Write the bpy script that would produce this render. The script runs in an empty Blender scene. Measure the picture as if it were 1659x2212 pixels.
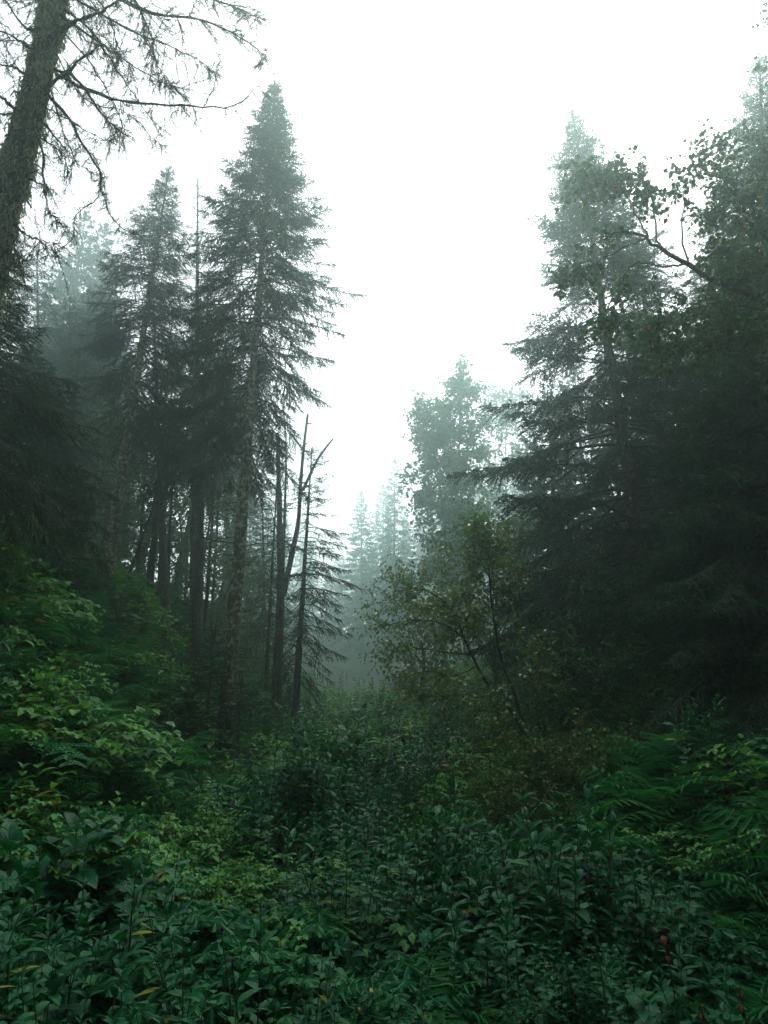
import bpy, math
import numpy as np
from math import radians, sin, cos, pi

sc = bpy.context.scene
COL = sc.collection

# ------------------------------------------------------------------ camera
EYE = 1.6
PITCH = radians(16.5)
FPX = 1500.0                       # focal length in pixels of the 1659 x 2212 view of the photograph
cd = bpy.data.cameras.new('camera'); cam = bpy.data.objects.new('camera', cd); COL.objects.link(cam)
cd.sensor_fit = 'VERTICAL'; cd.sensor_height = 36.0; cd.lens = 36.0 * FPX / 2212.0
cd.clip_start = 0.05; cd.clip_end = 600.0
cam.location = (0, 0, EYE); cam.rotation_euler = (radians(90) + PITCH, 0, 0)
sc.camera = cam

# ------------------------------------------------------------------ light: overcast sky, soft sun
SUN_EL, SUN_AZ = radians(58), radians(20)
w = bpy.data.worlds.new('World'); sc.world = w; w.use_nodes = True
nt = w.node_tree; bg = nt.nodes['Background']
sky = nt.nodes.new('ShaderNodeTexSky'); sky.sky_type = 'NISHITA'; sky.sun_disc = False
sky.sun_elevation = SUN_EL; sky.sun_rotation = SUN_AZ
sky.air_density = 1.0; sky.dust_density = 2.0; sky.ozone_density = 1.0
hs = nt.nodes.new('ShaderNodeHueSaturation'); hs.inputs['Saturation'].default_value = 0.16
nt.links.new(sky.outputs[0], hs.inputs['Color']); nt.links.new(hs.outputs[0], bg.inputs['Color'])
bg.inputs['Strength'].default_value = 0.15
sl = bpy.data.lights.new('sun', 'SUN'); sl.energy = 0.5; sl.angle = radians(40); sl.color = (1, 0.985, 0.96)
so = bpy.data.objects.new('sun', sl); COL.objects.link(so)
# the sun stands ahead of the camera behind cloud
sd = np.array([sin(SUN_AZ) * cos(SUN_EL), cos(SUN_AZ) * cos(SUN_EL), sin(SUN_EL)])
so.rotation_euler = (radians(90) - SUN_EL, 0, pi - SUN_AZ)
so.location = (0, 0, 60)

vs = sc.view_settings
vs.view_transform = 'Standard'; vs.look = 'None'; vs.exposure = 1.2; vs.gamma = 1.0; vs.use_curve_mapping = False
cy = sc.cycles
cy.max_bounces = 8; cy.diffuse_bounces = 3; cy.glossy_bounces = 2; cy.transmission_bounces = 3
cy.volume_bounces = 2; cy.transparent_max_bounces = 4
cy.use_denoising = True; cy.denoising_prefilter = 'NONE'; cy.use_adaptive_sampling = True; cy.adaptive_threshold = 0.01
cy.caustics_reflective = False; cy.caustics_refractive = False
HAZE_DENSITY = 0.0083

# ------------------------------------------------------------------ small maths
def ray(px, py):
    x = (px - 829.5) / FPX; y = (1106.0 - py) / FPX
    return np.array([x, cos(PITCH) - y * sin(PITCH), sin(PITCH) + y * cos(PITCH)])
def at(px, py, Y):
    d = ray(px, py); return np.array([0, 0, EYE]) + d * (Y / d[1])
def nrm(a):
    return a / np.maximum(np.linalg.norm(a, axis=-1, keepdims=True), 1e-9)
def rotz(a):
    c, s = cos(a), sin(a); return np.array([[c, -s, 0], [s, c, 0], [0, 0, 1.0]])
def sstep(a, b, x):
    t = np.clip((x - a) / (b - a), 0, 1); return t * t * (3 - 2 * t)

def ground_z(x, y):
    x = np.asarray(x, float); y = np.asarray(y, float)
    mid = -0.055 * np.maximum(y, 0)
    u = mid - 2.4 - x
    u = np.maximum(u, -1.0); left = 0.95 * (np.sqrt(u ** 2 + 0.12) + u) / 2 - 0.028; left = np.where(left > 3.4, 3.4 + 4.0 * (1 - np.exp(-(left - 3.4) / 7.0)), left)
    left = left * sstep(-4, 8, y)
    v = x - mid - 1.9
    right = 0.30 * np.maximum(v, 0) * sstep(2.5, 8, y); right = np.where(right > 2.0, 2.0 + 2.5 * (1 - np.exp(-(right - 2.0) / 4.0)), right)
    rise = 0.07 * np.maximum(y - 5.5, 0)
    rise = np.where(rise > 2.2, 2.2 + 2.0 * (1 - np.exp(-(rise - 2.2) / 4.0)), rise) + 0.16 * np.maximum(y - 58, 0) * sstep(50, 80, y)
    b = 0.20 * np.sin(1.1 * x + 0.7 * y) + 0.12 * np.sin(2.1 * y - 1.1 * x + 1) + 0.06 * np.sin(3.7 * x + 2.9 * y)
    return left + right + rise + b * sstep(0.5, 4, np.hypot(x, y))
def gz(x, y): return float(ground_z(x, y))

# ------------------------------------------------------------------ mesh helper
class MB:
    def __init__(s): s.V = []; s.Q = []; s.T = []; s.n = 0; s.A = []; s.hasA = False
    def add(s, V, Q=None, T=None, mq=0, A=None):
        V = np.asarray(V, np.float32).reshape(-1, 3)
        if Q is not None and len(Q): s.Q.append((np.asarray(Q, np.int64).reshape(-1, 4) + s.n, mq))
        if T is not None and len(T): s.T.append((np.asarray(T, np.int64).reshape(-1, 3) + s.n, mq))
        s.V.append(V); s.n += len(V)
        if A is None: A = np.zeros((len(V), 2), np.float32)
        else: s.hasA = True
        s.A.append(np.asarray(A, np.float32))
    def mesh(s, name, mats, smooth=False):
        me = bpy.data.meshes.new(name)
        V = np.concatenate(s.V) if s.V else np.zeros((0, 3), np.float32)
        Q = np.concatenate([q for q, _ in s.Q]) if s.Q else np.zeros((0, 4), np.int64)
        T = np.concatenate([t for t, _ in s.T]) if s.T else np.zeros((0, 3), np.int64)
        mi = np.concatenate([np.full(len(q), m) for q, m in s.Q] + [np.full(len(t), m) for t, m in s.T] + [np.zeros(0)]).astype(np.int32)
        me.vertices.add(len(V)); me.vertices.foreach_set('co', V.ravel())
        nl = Q.size + T.size
        me.loops.add(nl); me.loops.foreach_set('vertex_index', np.concatenate([Q.ravel(), T.ravel()]).astype(np.int32))
        npol = len(Q) + len(T); me.polygons.add(npol)
        ls = np.concatenate([np.arange(len(Q)) * 4, Q.size + np.arange(len(T)) * 3]).astype(np.int32)
        me.polygons.foreach_set('loop_start', ls)
        me.polygons.foreach_set('material_index', mi)
        me.polygons.foreach_set('use_smooth', np.full(npol, smooth))
        if s.hasA:
            A = np.concatenate(s.A)
            for i, nm in enumerate(('along', 'across')):
                at_ = me.attributes.new(nm, 'FLOAT', 'POINT'); at_.data.foreach_set('value', np.ascontiguousarray(A[:, i]))
        for m in (mats if isinstance(mats, (list, tuple)) else [mats]): me.materials.append(m)
        me.update(calc_edges=True)
        return me

def tubes(P, R, sides=4):
    """batch of tubes: P (B,K,3), R (B,K) -> verts, quads"""
    P = np.asarray(P, float); R = np.asarray(R, float)
    if P.ndim == 2: P = P[None]
    R = np.atleast_2d(R)
    B, K, _ = P.shape
    t = np.empty_like(P); t[:, 1:-1] = P[:, 2:] - P[:, :-2]; t[:, 0] = P[:, 1] - P[:, 0]; t[:, -1] = P[:, -1] - P[:, -2]
    t = nrm(t)
    d = nrm(P[:, -1] - P[:, 0])
    ref = np.where(np.abs(d[:, 2:3]) > 0.85, np.array([[1.0, 0, 0]]), np.array([[0, 0, 1.0]]))[:, None, :]
    u = nrm(np.cross(t, ref)); v = np.cross(t, u)
    a = np.arange(sides) * 2 * pi / sides
    V = P[:, :, None, :] + R[:, :, None, None] * (u[:, :, None, :] * np.cos(a)[None, None, :, None] + v[:, :, None, :] * np.sin(a)[None, None, :, None])
    i = np.arange(B)[:, None, None] * (K * sides) + np.arange(K - 1)[None, :, None] * sides
    j = np.arange(sides)[None, None, :]; j2 = (j + 1) % sides
    Q = np.stack([i + j, i + j2, i + sides + j2, i + sides + j], -1).reshape(-1, 4)
    return V.reshape(-1, 3), Q

def resample(pts, K):
    pts = np.asarray(pts, float)
    # Catmull-Rom through the points
    n = len(pts)
    if n == 2: return pts[0] + (pts[1] - pts[0]) * np.linspace(0, 1, K)[:, None]
    p = np.vstack([2 * pts[0] - pts[1], pts, 2 * pts[-1] - pts[-2]])
    s = np.linspace(0, n - 1 - 1e-6, K); k = s.astype(int); f = (s - k)[:, None]
    a, b, c, d = p[k], p[k + 1], p[k + 2], p[k + 3]
    return 0.5 * ((2 * b) + (-a + c) * f + (2 * a - 5 * b + 4 * c - d) * f ** 2 + (-a + 3 * b - 3 * c + d) * f ** 3)

def trunk_mesh(axis, r0, r1, mat, seed, sides=16, lump=0.08, flare=0.5, name='trunk', power=0.8, broken=False):
    """axis (K,3) local; lumpy bark surface"""
    rg = np.random.default_rng(seed)
    K = len(axis); t = np.linspace(0, 1, K)
    h = np.concatenate([[0], np.cumsum(np.linalg.norm(np.diff(axis, axis=0), axis=1))])
    r = r0 + (r1 - r0) * t ** power
    r = r * (1 + flare * np.exp(-h / 0.35))
    V, Q = tubes(axis, r[None], sides)
    V = V.reshape(K, sides, 3); a = np.arange(sides) * 2 * pi / sides
    f = np.zeros((K, sides))
    for _ in range(5):
        f += np.sin(a[None] * rg.integers(1, 5) + h[:, None] * rg.uniform(0.5, 5) + rg.uniform(0, 6)) * 0.45
    f += rg.normal(0, 0.8, (K, sides))
    V = axis[:, None] + (V - axis[:, None]) * (1 + lump * f)[..., None]
    if broken: V[-1] += np.array([0, 0, 1.0]) * rg.uniform(-0.1, 0.3, (sides, 1)) * r1 * 5
    mb = MB(); mb.add(V, Q)
    return mb.mesh(name, mat, smooth=True)

def tris_blades(mb, P, D, W, L, w_, m=0):
    """thin pointed blades: base P (N,3), dir D, width dir W, length L, half width w_"""
    N = len(P); L = np.broadcast_to(np.asarray(L, float), (N,))[:, None]; w_ = np.broadcast_to(np.asarray(w_, float), (N,))[:, None]
    V = np.empty((N, 4, 3), np.float32)
    V[:, 0] = P; V[:, 1] = P + D * L * 0.45 + W * w_; V[:, 2] = P + D * L; V[:, 3] = P + D * L * 0.45 - W * w_
    i = np.arange(N) * 4
    mb.add(V, Q=np.stack([i, i + 1, i + 2, i + 3], -1), mq=m)

def leaves(mb, P, D, Nn, L, Wd, m=0, fold=0.25):
    """ovate leaves of six points folded on the midrib"""
    N = len(P); L = np.broadcast_to(np.asarray(L, float), (N,))[:, None]; Wd = np.broadcast_to(np.asarray(Wd, float), (N,))[:, None]
    S = nrm(np.cross(D, Nn)); Nn = np.cross(S, D)
    V = np.empty((N, 6, 3), np.float32)
    V[:, 0] = P; V[:, 3] = P + D * L - Nn * L * 0.12
    for k, sg in ((1, 1), (5, -1)):
        V[:, k] = P + D * L * 0.30 + S * (sg * Wd) + Nn * Wd * fold
    for k, sg in ((2, 1), (4, -1)):
        V[:, k] = P + D * L * 0.66 + S * (sg * Wd * 0.72) + Nn * (Wd * fold * 0.7 - L * 0.05)
    i = np.arange(N) * 6
    Q = np.concatenate([np.stack([i, i + 1, i + 2, i + 3], -1), np.stack([i, i + 3, i + 4, i + 5], -1)])
    mb.add(V, Q=Q, mq=m)

# ------------------------------------------------------------------ materials
def new_mat(name):
    m = bpy.data.materials.new(name); m.use_nodes = True
    return m, m.node_tree.nodes, m.node_tree.links, m.node_tree.nodes['Principled BSDF'], m.node_tree.nodes['Material Output']

def leaf_mat(name, cols, rough=0.5, trans=0.3, tint=None, spec=0.35, scale=1.5, accents=None, veins=False, island=1.0, tcol=(1.3, 1.35, 0.6)):
    """cols: two or three base colours that vary by plant and by clump; accents (colour, share)"""
    m, N, Lk, P, O = new_mat(name)
    oi = N.new('ShaderNodeObjectInfo'); ge = N.new('ShaderNodeNewGeometry')
    tc = N.new('ShaderNodeTexCoord'); nz = N.new('ShaderNodeTexNoise'); nz.inputs['Scale'].default_value = scale; nz.inputs['Detail'].default_value = 3
    Lk.new(tc.outputs['Object'], nz.inputs['Vector'])
    a0 = N.new('ShaderNodeMath'); a0.operation = 'MULTIPLY_ADD'; a0.inputs[1].default_value = island; a0.inputs[2].default_value = 0.5 * (1 - island); Lk.new(ge.outputs['Random Per Island'], a0.inputs[0])
    a1 = N.new('ShaderNodeMath'); a1.operation = 'ADD'; Lk.new(oi.outputs['Random'], a1.inputs[0]); Lk.new(a0.outputs[0], a1.inputs[1])
    a2 = N.new('ShaderNodeMath'); a2.operation = 'MULTIPLY_ADD'; a2.inputs[1].default_value = 0.32; Lk.new(a1.outputs[0], a2.inputs[0])
    a3 = N.new('ShaderNodeMath'); a3.operation = 'MULTIPLY'; a3.inputs[1].default_value = 0.36; Lk.new(nz.outputs[0], a3.inputs[0]); Lk.new(a3.outputs[0], a2.inputs[2])
    cr = N.new('ShaderNodeValToRGB'); e = cr.color_ramp.elements
    while len(e) < len(cols): e.new(0.5)
    for i, c in enumerate(cols): e[i].position = 0.15 + 0.7 * i / (len(cols) - 1); e[i].color = (*c, 1)
    Lk.new(a2.outputs[0], cr.inputs[0]); col = cr.outputs[0]
    if accents:
        for c, share, off in accents:
            f = N.new('ShaderNodeMath'); f.operation = 'FRACT'
            g = N.new('ShaderNodeMath'); g.operation = 'MULTIPLY_ADD'; g.inputs[1].default_value = 7.31; g.inputs[2].default_value = off
            Lk.new(ge.outputs['Random Per Island'], g.inputs[0]); Lk.new(g.outputs[0], f.inputs[0])
            lt = N.new('ShaderNodeMath'); lt.operation = 'LESS_THAN'; lt.inputs[1].default_value = share; Lk.new(f.outputs[0], lt.inputs[0])
            mx = N.new('ShaderNodeMixRGB'); mx.inputs[2].default_value = (*c, 1); Lk.new(lt.outputs[0], mx.inputs[0]); Lk.new(col, mx.inputs[1]); col = mx.outputs[0]
    if veins:
        al = N.new('ShaderNodeAttribute'); al.attribute_name = 'along'; ac = N.new('ShaderNodeAttribute'); ac.attribute_name = 'across'
        ab = N.new('ShaderNodeMath'); ab.operation = 'ABSOLUTE'; Lk.new(ac.outputs['Fac'], ab.inputs[0])
        mr = N.new('ShaderNodeMath'); mr.operation = 'LESS_THAN'; mr.inputs[1].default_value = 0.07; Lk.new(ab.outputs[0], mr.inputs[0])
        ph = N.new('ShaderNodeMath'); ph.operation = 'MULTIPLY_ADD'; ph.inputs[1].default_value = -0.35; Lk.new(ab.outputs[0], ph.inputs[0]); Lk.new(al.outputs['Fac'], ph.inputs[2])
        sn = N.new('ShaderNodeMath'); sn.operation = 'MULTIPLY'; sn.inputs[1].default_value = 55; Lk.new(ph.outputs[0], sn.inputs[0])
        s2 = N.new('ShaderNodeMath'); s2.operation = 'SINE'; Lk.new(sn.outputs[0], s2.inputs[0])
        gt = N.new('ShaderNodeMath'); gt.operation = 'GREATER_THAN'; gt.inputs[1].default_value = 0.8; Lk.new(s2.outputs[0], gt.inputs[0])
        mxv = N.new('ShaderNodeMath'); mxv.operation = 'MAXIMUM'; Lk.new(mr.outputs[0], mxv.inputs[0]); Lk.new(gt.outputs[0], mxv.inputs[1])
        fv = N.new('ShaderNodeMath'); fv.operation = 'MULTIPLY'; fv.inputs[1].default_value = 0.10; Lk.new(mxv.outputs[0], fv.inputs[0])
        hv = N.new('ShaderNodeMixRGB'); hv.blend_type = 'SCREEN'; hv.inputs[2].default_value = (0.10, 0.16, 0.08, 1)
        Lk.new(fv.outputs[0], hv.inputs[0]); Lk.new(col, hv.inputs[1]); col = hv.outputs[0]
        bp = N.new('ShaderNodeBump'); bp.inputs['Strength'].default_value = 0.25; bp.inputs['Distance'].default_value = 0.004
        Lk.new(s2.outputs[0], bp.inputs['Height']); Lk.new(bp.outputs[0], P.inputs['Normal'])
    Lk.new(col, P.inputs['Base Color']); P.inputs['Roughness'].default_value = rough; P.inputs['Specular IOR Level'].default_value = spec
    tr = N.new('ShaderNodeBsdfTranslucent'); mu = N.new('ShaderNodeMixRGB'); mu.blend_type = 'MULTIPLY'; mu.inputs[0].default_value = 1; mu.inputs[2].default_value = (*tcol, 1)
    Lk.new(col, mu.inputs[1]); Lk.new(mu.outputs[0], tr.inputs['Color'])
    ms = N.new('ShaderNodeMixShader'); ms.inputs[0].default_value = trans
    Lk.new(P.outputs[0], ms.inputs[1]); Lk.new(tr.outputs[0], ms.inputs[2]); Lk.new(ms.outputs[0], O.inputs['Surface'])
    return m

def bark_mat(name, dark, light, lichen, amount=0.5, scale=9.0, stretch=0.25):
    m, N, Lk, P, O = new_mat(name)
    tc = N.new('ShaderNodeTexCoord'); mp = N.new('ShaderNodeMapping'); mp.inputs['Scale'].default_value = (1, 1, stretch); Lk.new(tc.outputs['Object'], mp.inputs[0])
    nz = N.new('ShaderNodeTexNoise'); nz.inputs['Scale'].default_value = scale * 2; nz.inputs['Detail'].default_value = 8; nz.inputs['Roughness'].default_value = 0.65; Lk.new(mp.outputs[0], nz.inputs['Vector'])
    vo = N.new('ShaderNodeTexVoronoi'); vo.inputs['Scale'].default_value = scale * 3; Lk.new(mp.outputs[0], vo.inputs['Vector'])
    cr = N.new('ShaderNodeValToRGB'); cr.color_ramp.elements[0].position = 0.35; cr.color_ramp.elements[1].position = 0.7
    cr.color_ramp.elements[0].color = (*dark, 1); cr.color_ramp.elements[1].color = (*light, 1); Lk.new(nz.outputs[0], cr.inputs[0])
    n2 = N.new('ShaderNodeTexNoise'); n2.inputs['Scale'].default_value = scale * 0.8; n2.inputs['Detail'].default_value = 7; n2.inputs['Roughness'].default_value = 0.7; Lk.new(tc.outputs['Object'], n2.inputs['Vector'])
    c2 = N.new('ShaderNodeValToRGB'); c2.color_ramp.elements[0].position = 0.62 - 0.2 * amount; c2.color_ramp.elements[1].position = 0.72 - 0.2 * amount; Lk.new(n2.outputs[0], c2.inputs[0])
    mx = N.new('ShaderNodeMixRGB'); mx.inputs[2].default_value = (*lichen, 1); Lk.new(c2.outputs[0], mx.inputs[0]); Lk.new(cr.outputs[0], mx.inputs[1])
    Lk.new(mx.outputs[0], P.inputs['Base Color']); P.inputs['Roughness'].default_value = 0.9; P.inputs['Specular IOR Level'].default_value = 0.15
    ad = N.new('ShaderNodeMath'); ad.operation = 'ADD'; Lk.new(nz.outputs[0], ad.inputs[0]); Lk.new(vo.outputs['Distance'], ad.inputs[1])
    bp = N.new('ShaderNodeBump'); bp.inputs['Strength'].default_value = 0.9; bp.inputs['Distance'].default_value = 0.03; Lk.new(ad.outputs[0], bp.inputs['Height']); Lk.new(bp.outputs[0], P.inputs['Normal'])
    return m

def plain_mat(name, c, rough=0.8):
    m, N, Lk, P, O = new_mat(name)
    nz = N.new('ShaderNodeTexNoise'); nz.inputs['Scale'].default_value = 14; tc = N.new('ShaderNodeTexCoord'); Lk.new(tc.outputs['Object'], nz.inputs['Vector'])
    cr = N.new('ShaderNodeValToRGB'); cr.color_ramp.elements[0].color = (*[x * 0.6 for x in c], 1); cr.color_ramp.elements[1].color = (*[min(1, x * 1.4) for x in c], 1)
    Lk.new(nz.outputs[0], cr.inputs[0]); Lk.new(cr.outputs[0], P.inputs['Base Color']); P.inputs['Roughness'].default_value = rough; P.inputs['Specular IOR Level'].default_value = 0.2
    return m

M_NEEDLE = leaf_mat('spruce_needles', [(0.005, 0.034, 0.018), (0.009, 0.050, 0.025), (0.016, 0.068, 0.030)], rough=0.65, trans=0.18, spec=0.1, scale=1.6, island=0.25)
M_NEEDLE_NEAR = leaf_mat('near_needles', [(0.006, 0.050, 0.024), (0.012, 0.078, 0.034), (0.022, 0.11, 0.042)], rough=0.6, trans=0.25, spec=0.12, scale=1.6, island=0.25)
M_NEEDLE_OLD = leaf_mat('old_needles', [(0.020, 0.042, 0.022), (0.040, 0.062, 0.034), (0.060, 0.080, 0.050)], rough=0.7, trans=0.18, spec=0.2, scale=1.5)
M_BIRCH = leaf_mat('birch_leaves', [(0.018, 0.062, 0.022), (0.030, 0.085, 0.026), (0.045, 0.10, 0.03)], rough=0.45, trans=0.35, accents=[((0.35, 0.20, 0.02), 0.008, 0.1), ((0.30, 0.10, 0.015), 0.004, 0.5)])
M_ALDER = leaf_mat('sapling_leaves', [(0.050, 0.13, 0.038), (0.090, 0.17, 0.044), (0.15, 0.19, 0.042)], rough=0.33, trans=0.3, spec=0.5, accents=[((0.20, 0.15, 0.03), 0.04, 0.1), ((0.18, 0.08, 0.02), 0.008, 0.4)])
M_UNDER = leaf_mat('understorey_leaves', [(0.012, 0.060, 0.026), (0.020, 0.080, 0.032), (0.035, 0.10, 0.036)], rough=0.5, trans=0.3, spec=0.25, accents=[((0.16, 0.10, 0.02), 0.012, 0.3), ((0.18, 0.06, 0.01), 0.006, 0.7)])
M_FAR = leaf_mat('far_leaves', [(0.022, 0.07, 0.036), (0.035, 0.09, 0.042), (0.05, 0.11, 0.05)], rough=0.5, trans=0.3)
M_FERN = leaf_mat('fern_fronds', [(0.006, 0.072, 0.032), (0.018, 0.125, 0.048), (0.055, 0.185, 0.055)], rough=0.5, trans=0.35, scale=3.5, island=0.15, spec=0.05)
M_BANK = leaf_mat('bank_leaves', [(0.024, 0.115, 0.032), (0.060, 0.20, 0.042), (0.13, 0.29, 0.055)], rough=0.45, trans=0.3, scale=1.2, spec=0.12, veins=True, accents=[((0.28, 0.22, 0.03), 0.02, 0.2)])  # yellow-green bank species; its paleness also stands in for light on the bank
M_HERB = leaf_mat('herb_leaves', [(0.002, 0.046, 0.019), (0.005, 0.080, 0.030), (0.022, 0.125, 0.036)], rough=0.40, trans=0.25, scale=1.2, spec=0.10, veins=True, accents=[((0.20, 0.20, 0.03), 0.012, 0.2), ((0.22, 0.09, 0.02), 0.006, 0.6)])
M_RUSTY = leaf_mat('rusty_shrub_leaves', [(0.018, 0.065, 0.024), (0.035, 0.09, 0.026), (0.065, 0.10, 0.026)], rough=0.5, trans=0.3, spec=0.15, accents=[((0.15, 0.11, 0.02), 0.035, 0.1), ((0.13, 0.05, 0.012), 0.012, 0.4)])
M_STEM = plain_mat('green_stem', (0.035, 0.06, 0.025), 0.6)
M_BARK = bark_mat('spruce_bark', (0.020, 0.020, 0.016), (0.075, 0.068, 0.055), (0.115, 0.125, 0.095), 0.45, scale=16)
M_BARKMOSS = bark_mat('mossy_bark', (0.018, 0.022, 0.014), (0.085, 0.085, 0.058), (0.24, 0.25, 0.18), 0.62, scale=13)
M_BARKNEAR = bark_mat('shaggy_bark', (0.020, 0.021, 0.014), (0.085, 0.082, 0.055), (0.16, 0.165, 0.105), 0.55, scale=6, stretch=0.45)
M_BARKDARK = bark_mat('dark_bark', (0.012, 0.012, 0.010), (0.042, 0.038, 0.032), (0.09, 0.10, 0.075), 0.25)
M_TWIG = plain_mat('twig_bark', (0.040, 0.038, 0.030), 0.9)
M_LICHEN = leaf_mat('beard_lichen', [(0.16, 0.19, 0.13), (0.22, 0.25, 0.17), (0.28, 0.30, 0.2)], rough=0.9, trans=0.3, spec=0.1)
M_PURPLE = plain_mat('purple_petals', (0.20, 0.03, 0.18), 0.6)
M_DEAD = plain_mat('dead_leaf', (0.13, 0.050, 0.026), 0.7)
M_FERN_RUST = leaf_mat('turning_fronds', [(0.12, 0.09, 0.02), (0.17, 0.11, 0.025), (0.22, 0.13, 0.03)], rough=0.5, trans=0.3)

# ------------------------------------------------------------------ object helpers
def thing(name, label, cat, loc, group=None, rz=0.0, scale=1.0):
    o = bpy.data.objects.new(name, None); COL.objects.link(o); o.empty_display_size = 0.2
    o.location = loc; o.rotation_euler = (0, 0, rz); o.scale = (scale,) * 3
    o['label'] = label; o['category'] = cat
    if group: o['group'] = group
    return o
def part(name, me, parent):
    o = bpy.data.objects.new(name, me); COL.objects.link(o); o.parent = parent; return o
def copy_thing(src, loc, label, group=None, rz=0.0, scale=1.0):
    r = src.copy(); COL.objects.link(r); r.location = loc; r.rotation_euler = (0, 0, rz); r.scale = (scale,) * 3
    r['label'] = label
    if group: r['group'] = group
    elif 'group' in r: del r['group']
    for ch in src.children:
        c = ch.copy(); COL.objects.link(c); c.parent = r
    return r

# ------------------------------------------------------------------ spruces
def rodr(v, k, a):
    """rotate vectors v about unit axes k by angles a"""
    c = np.cos(a)[..., None]; s = np.sin(a)[..., None]
    return v * c + np.cross(k, v) * s + k * (np.sum(k * v, -1, keepdims=True)) * (1 - c)

def spruce_parts(H, lean, R, cf, nbr, seed, e_top=45, e_bot=-12, droop=22, spacing=0.14, nl=0.055, nw=0.007, step=0.030,
                 prof=None, keep=None, twig=0.42, hang=0.35, tmax=0.75, mat=None, limb_r=1.0, open_low=0.12, needle_from=0.18, t1=0.985):
    """returns limbs mesh and needles mesh around the axis (0,0,0)->lean"""
    rg = np.random.default_rng(seed)
    lean = np.asarray(lean, float)
    t = cf + (t1 - cf) * (np.arange(nbr) + rg.uniform(0, 1, nbr)) / nbr
    t = cf + (t1 - cf) * ((t - cf) / (t1 - cf)) ** 0.85
    az = (np.arange(nbr) * 2.39996 + rg.uniform(-0.6, 0.6, nbr)) % (2 * pi)
    s = (1 - t) / (1 - cf)
    pf = prof(s) if prof else np.clip(s * 1.05, 0, 1) ** 0.8
    L = R * pf * (rg.uniform(0.5, 1.0, nbr) + 0.28 * rg.uniform(0, 1, nbr) ** 4) + 0.10
    if keep is not None:
        kp = rg.uniform(0, 1, nbr) < keep(t, az); t, az, s, L = t[kp], az[kp], s[kp], L[kp]
    nb = len(t); K = 8
    e0 = np.radians(e_top + (e_bot - e_top) * np.clip(s, 0, 1) ** 0.55 + rg.normal(0, 7, nb))
    u = np.linspace(0, 1, K)
    el = e0[:, None] - np.radians(droop) * np.sin(u[None] * pi * 0.75) * np.clip(s, 0.15, 1)[:, None] * 1.3 + np.radians(12) * u[None] ** 3 + rg.normal(0, 0.05, (nb, K))
    azk = az[:, None] + np.cumsum(rg.normal(0, 0.06, (nb, K)), 1)
    seg = np.stack([np.cos(azk) * np.cos(el), np.sin(azk) * np.cos(el), np.sin(el)], -1) * (L / (K - 1))[:, None, None]
    ax = t[:, None] * lean[None]
    P = ax[:, None] + np.concatenate([np.zeros((nb, 1, 3)), np.cumsum(seg[:, :-1], 1)], 1)
    rad = (0.004 + 0.0085 * L[:, None] * limb_r) * (1 - 0.85 * u[None])
    mbl = MB(); V, Q = tubes(P, rad, 4); mbl.add(V, Q)
    # twigs
    nt_ = np.maximum(2, (L / spacing).astype(int) * 2)
    bi = np.repeat(np.arange(nb), nt_); n = len(bi)
    nf = needle_from + open_low * np.clip(s[bi] - 0.15, 0, 1)
    uu = nf + (0.99 - nf) * rg.uniform(0, 1, n) ** 0.85
    x = uu * (K - 1); k = np.minimum(x.astype(int), K - 2); f = (x - k)[:, None]
    p0 = P[bi, k] * (1 - f) + P[bi, k + 1] * f
    tan = nrm(P[bi, k + 1] - P[bi, k])
    side = np.where(rg.uniform(0, 1, n) < 0.5, 1.0, -1.0)
    up = np.array([[0, 0, 1.0]]) - tan * tan[:, 2:3]; up = nrm(up)
    d = rodr(tan, up, side * np.radians(rg.uniform(35, 70, n)))
    d = nrm(d + np.array([[0, 0, -1.0]]) * (hang * rg.uniform(0.2, 1.8, n) * np.clip(s[bi] + 0.1, 0, 1))[:, None] + rg.normal(0, 0.12, (n, 3)))
    tl = np.clip((twig * (1 - uu) * L[bi] + 0.12) * rg.uniform(0.6, 1.25, n), 0.08, tmax)
    # branch tips themselves
    p0 = np.concatenate([p0, P[:, -2]]); d = np.concatenate([d, nrm(P[:, -1] - P[:, -2])]); tl = np.concatenate([tl, np.full(nb, 0.0) + np.clip(L / (K - 1) + 0.08, 0.1, 0.4)])
    # the leader
    nlead = 10
    p0 = np.concatenate([p0, lean[None] * np.linspace(0.965, 0.99, nlead)[:, None]]); ld = nrm(np.concatenate([rg.normal(0, 0.25, (nlead, 2)), np.ones((nlead, 1))], 1))
    d = np.concatenate([d, ld]); tl = np.concatenate([tl, rg.uniform(0.2, 0.45, nlead)])
    n = len(p0)
    dr = np.array([0, 0, -1.0])[None] * 0.30 * tl[:, None] * rg.uniform(0, 1.2, n)[:, None]
    TP = np.stack([p0, p0 + d * tl[:, None] * 0.5 + dr * 0.25, p0 + d * tl[:, None] + dr], 1)
    V, Q = tubes(TP, np.stack([np.full(n, 0.0045), np.full(n, 0.0035), np.full(n, 0.0015)], 1) * (1 + 0.5 * limb_r), 3); mbl.add(V, Q)
    # needles
    m = np.maximum(4, (tl / step).astype(int)); ti = np.repeat(np.arange(n), m); N = len(ti)
    v = rg.uniform(0.03, 1.0, N); vv = v[:, None]
    B = TP[ti, 0] * (1 - vv) ** 2 + 2 * vv * (1 - vv) * (TP[ti, 1] * 2 - 0.5 * (TP[ti, 0] + TP[ti, 2])) + TP[ti, 2] * vv ** 2
    td = nrm(TP[ti, 2] - TP[ti, 0])
    rnd = nrm(rg.normal(0, 1, (N, 3)) + np.array([[0, 0, 0.35]])); perp = nrm(rnd - td * np.sum(rnd * td, -1, keepdims=True))
    ang = np.radians(rg.uniform(22, 62, N))[:, None]
    D = td * np.cos(ang) + perp * np.sin(ang)
    Wv = nrm(np.cross(D, rg.normal(0, 1, (N, 3))))
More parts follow.
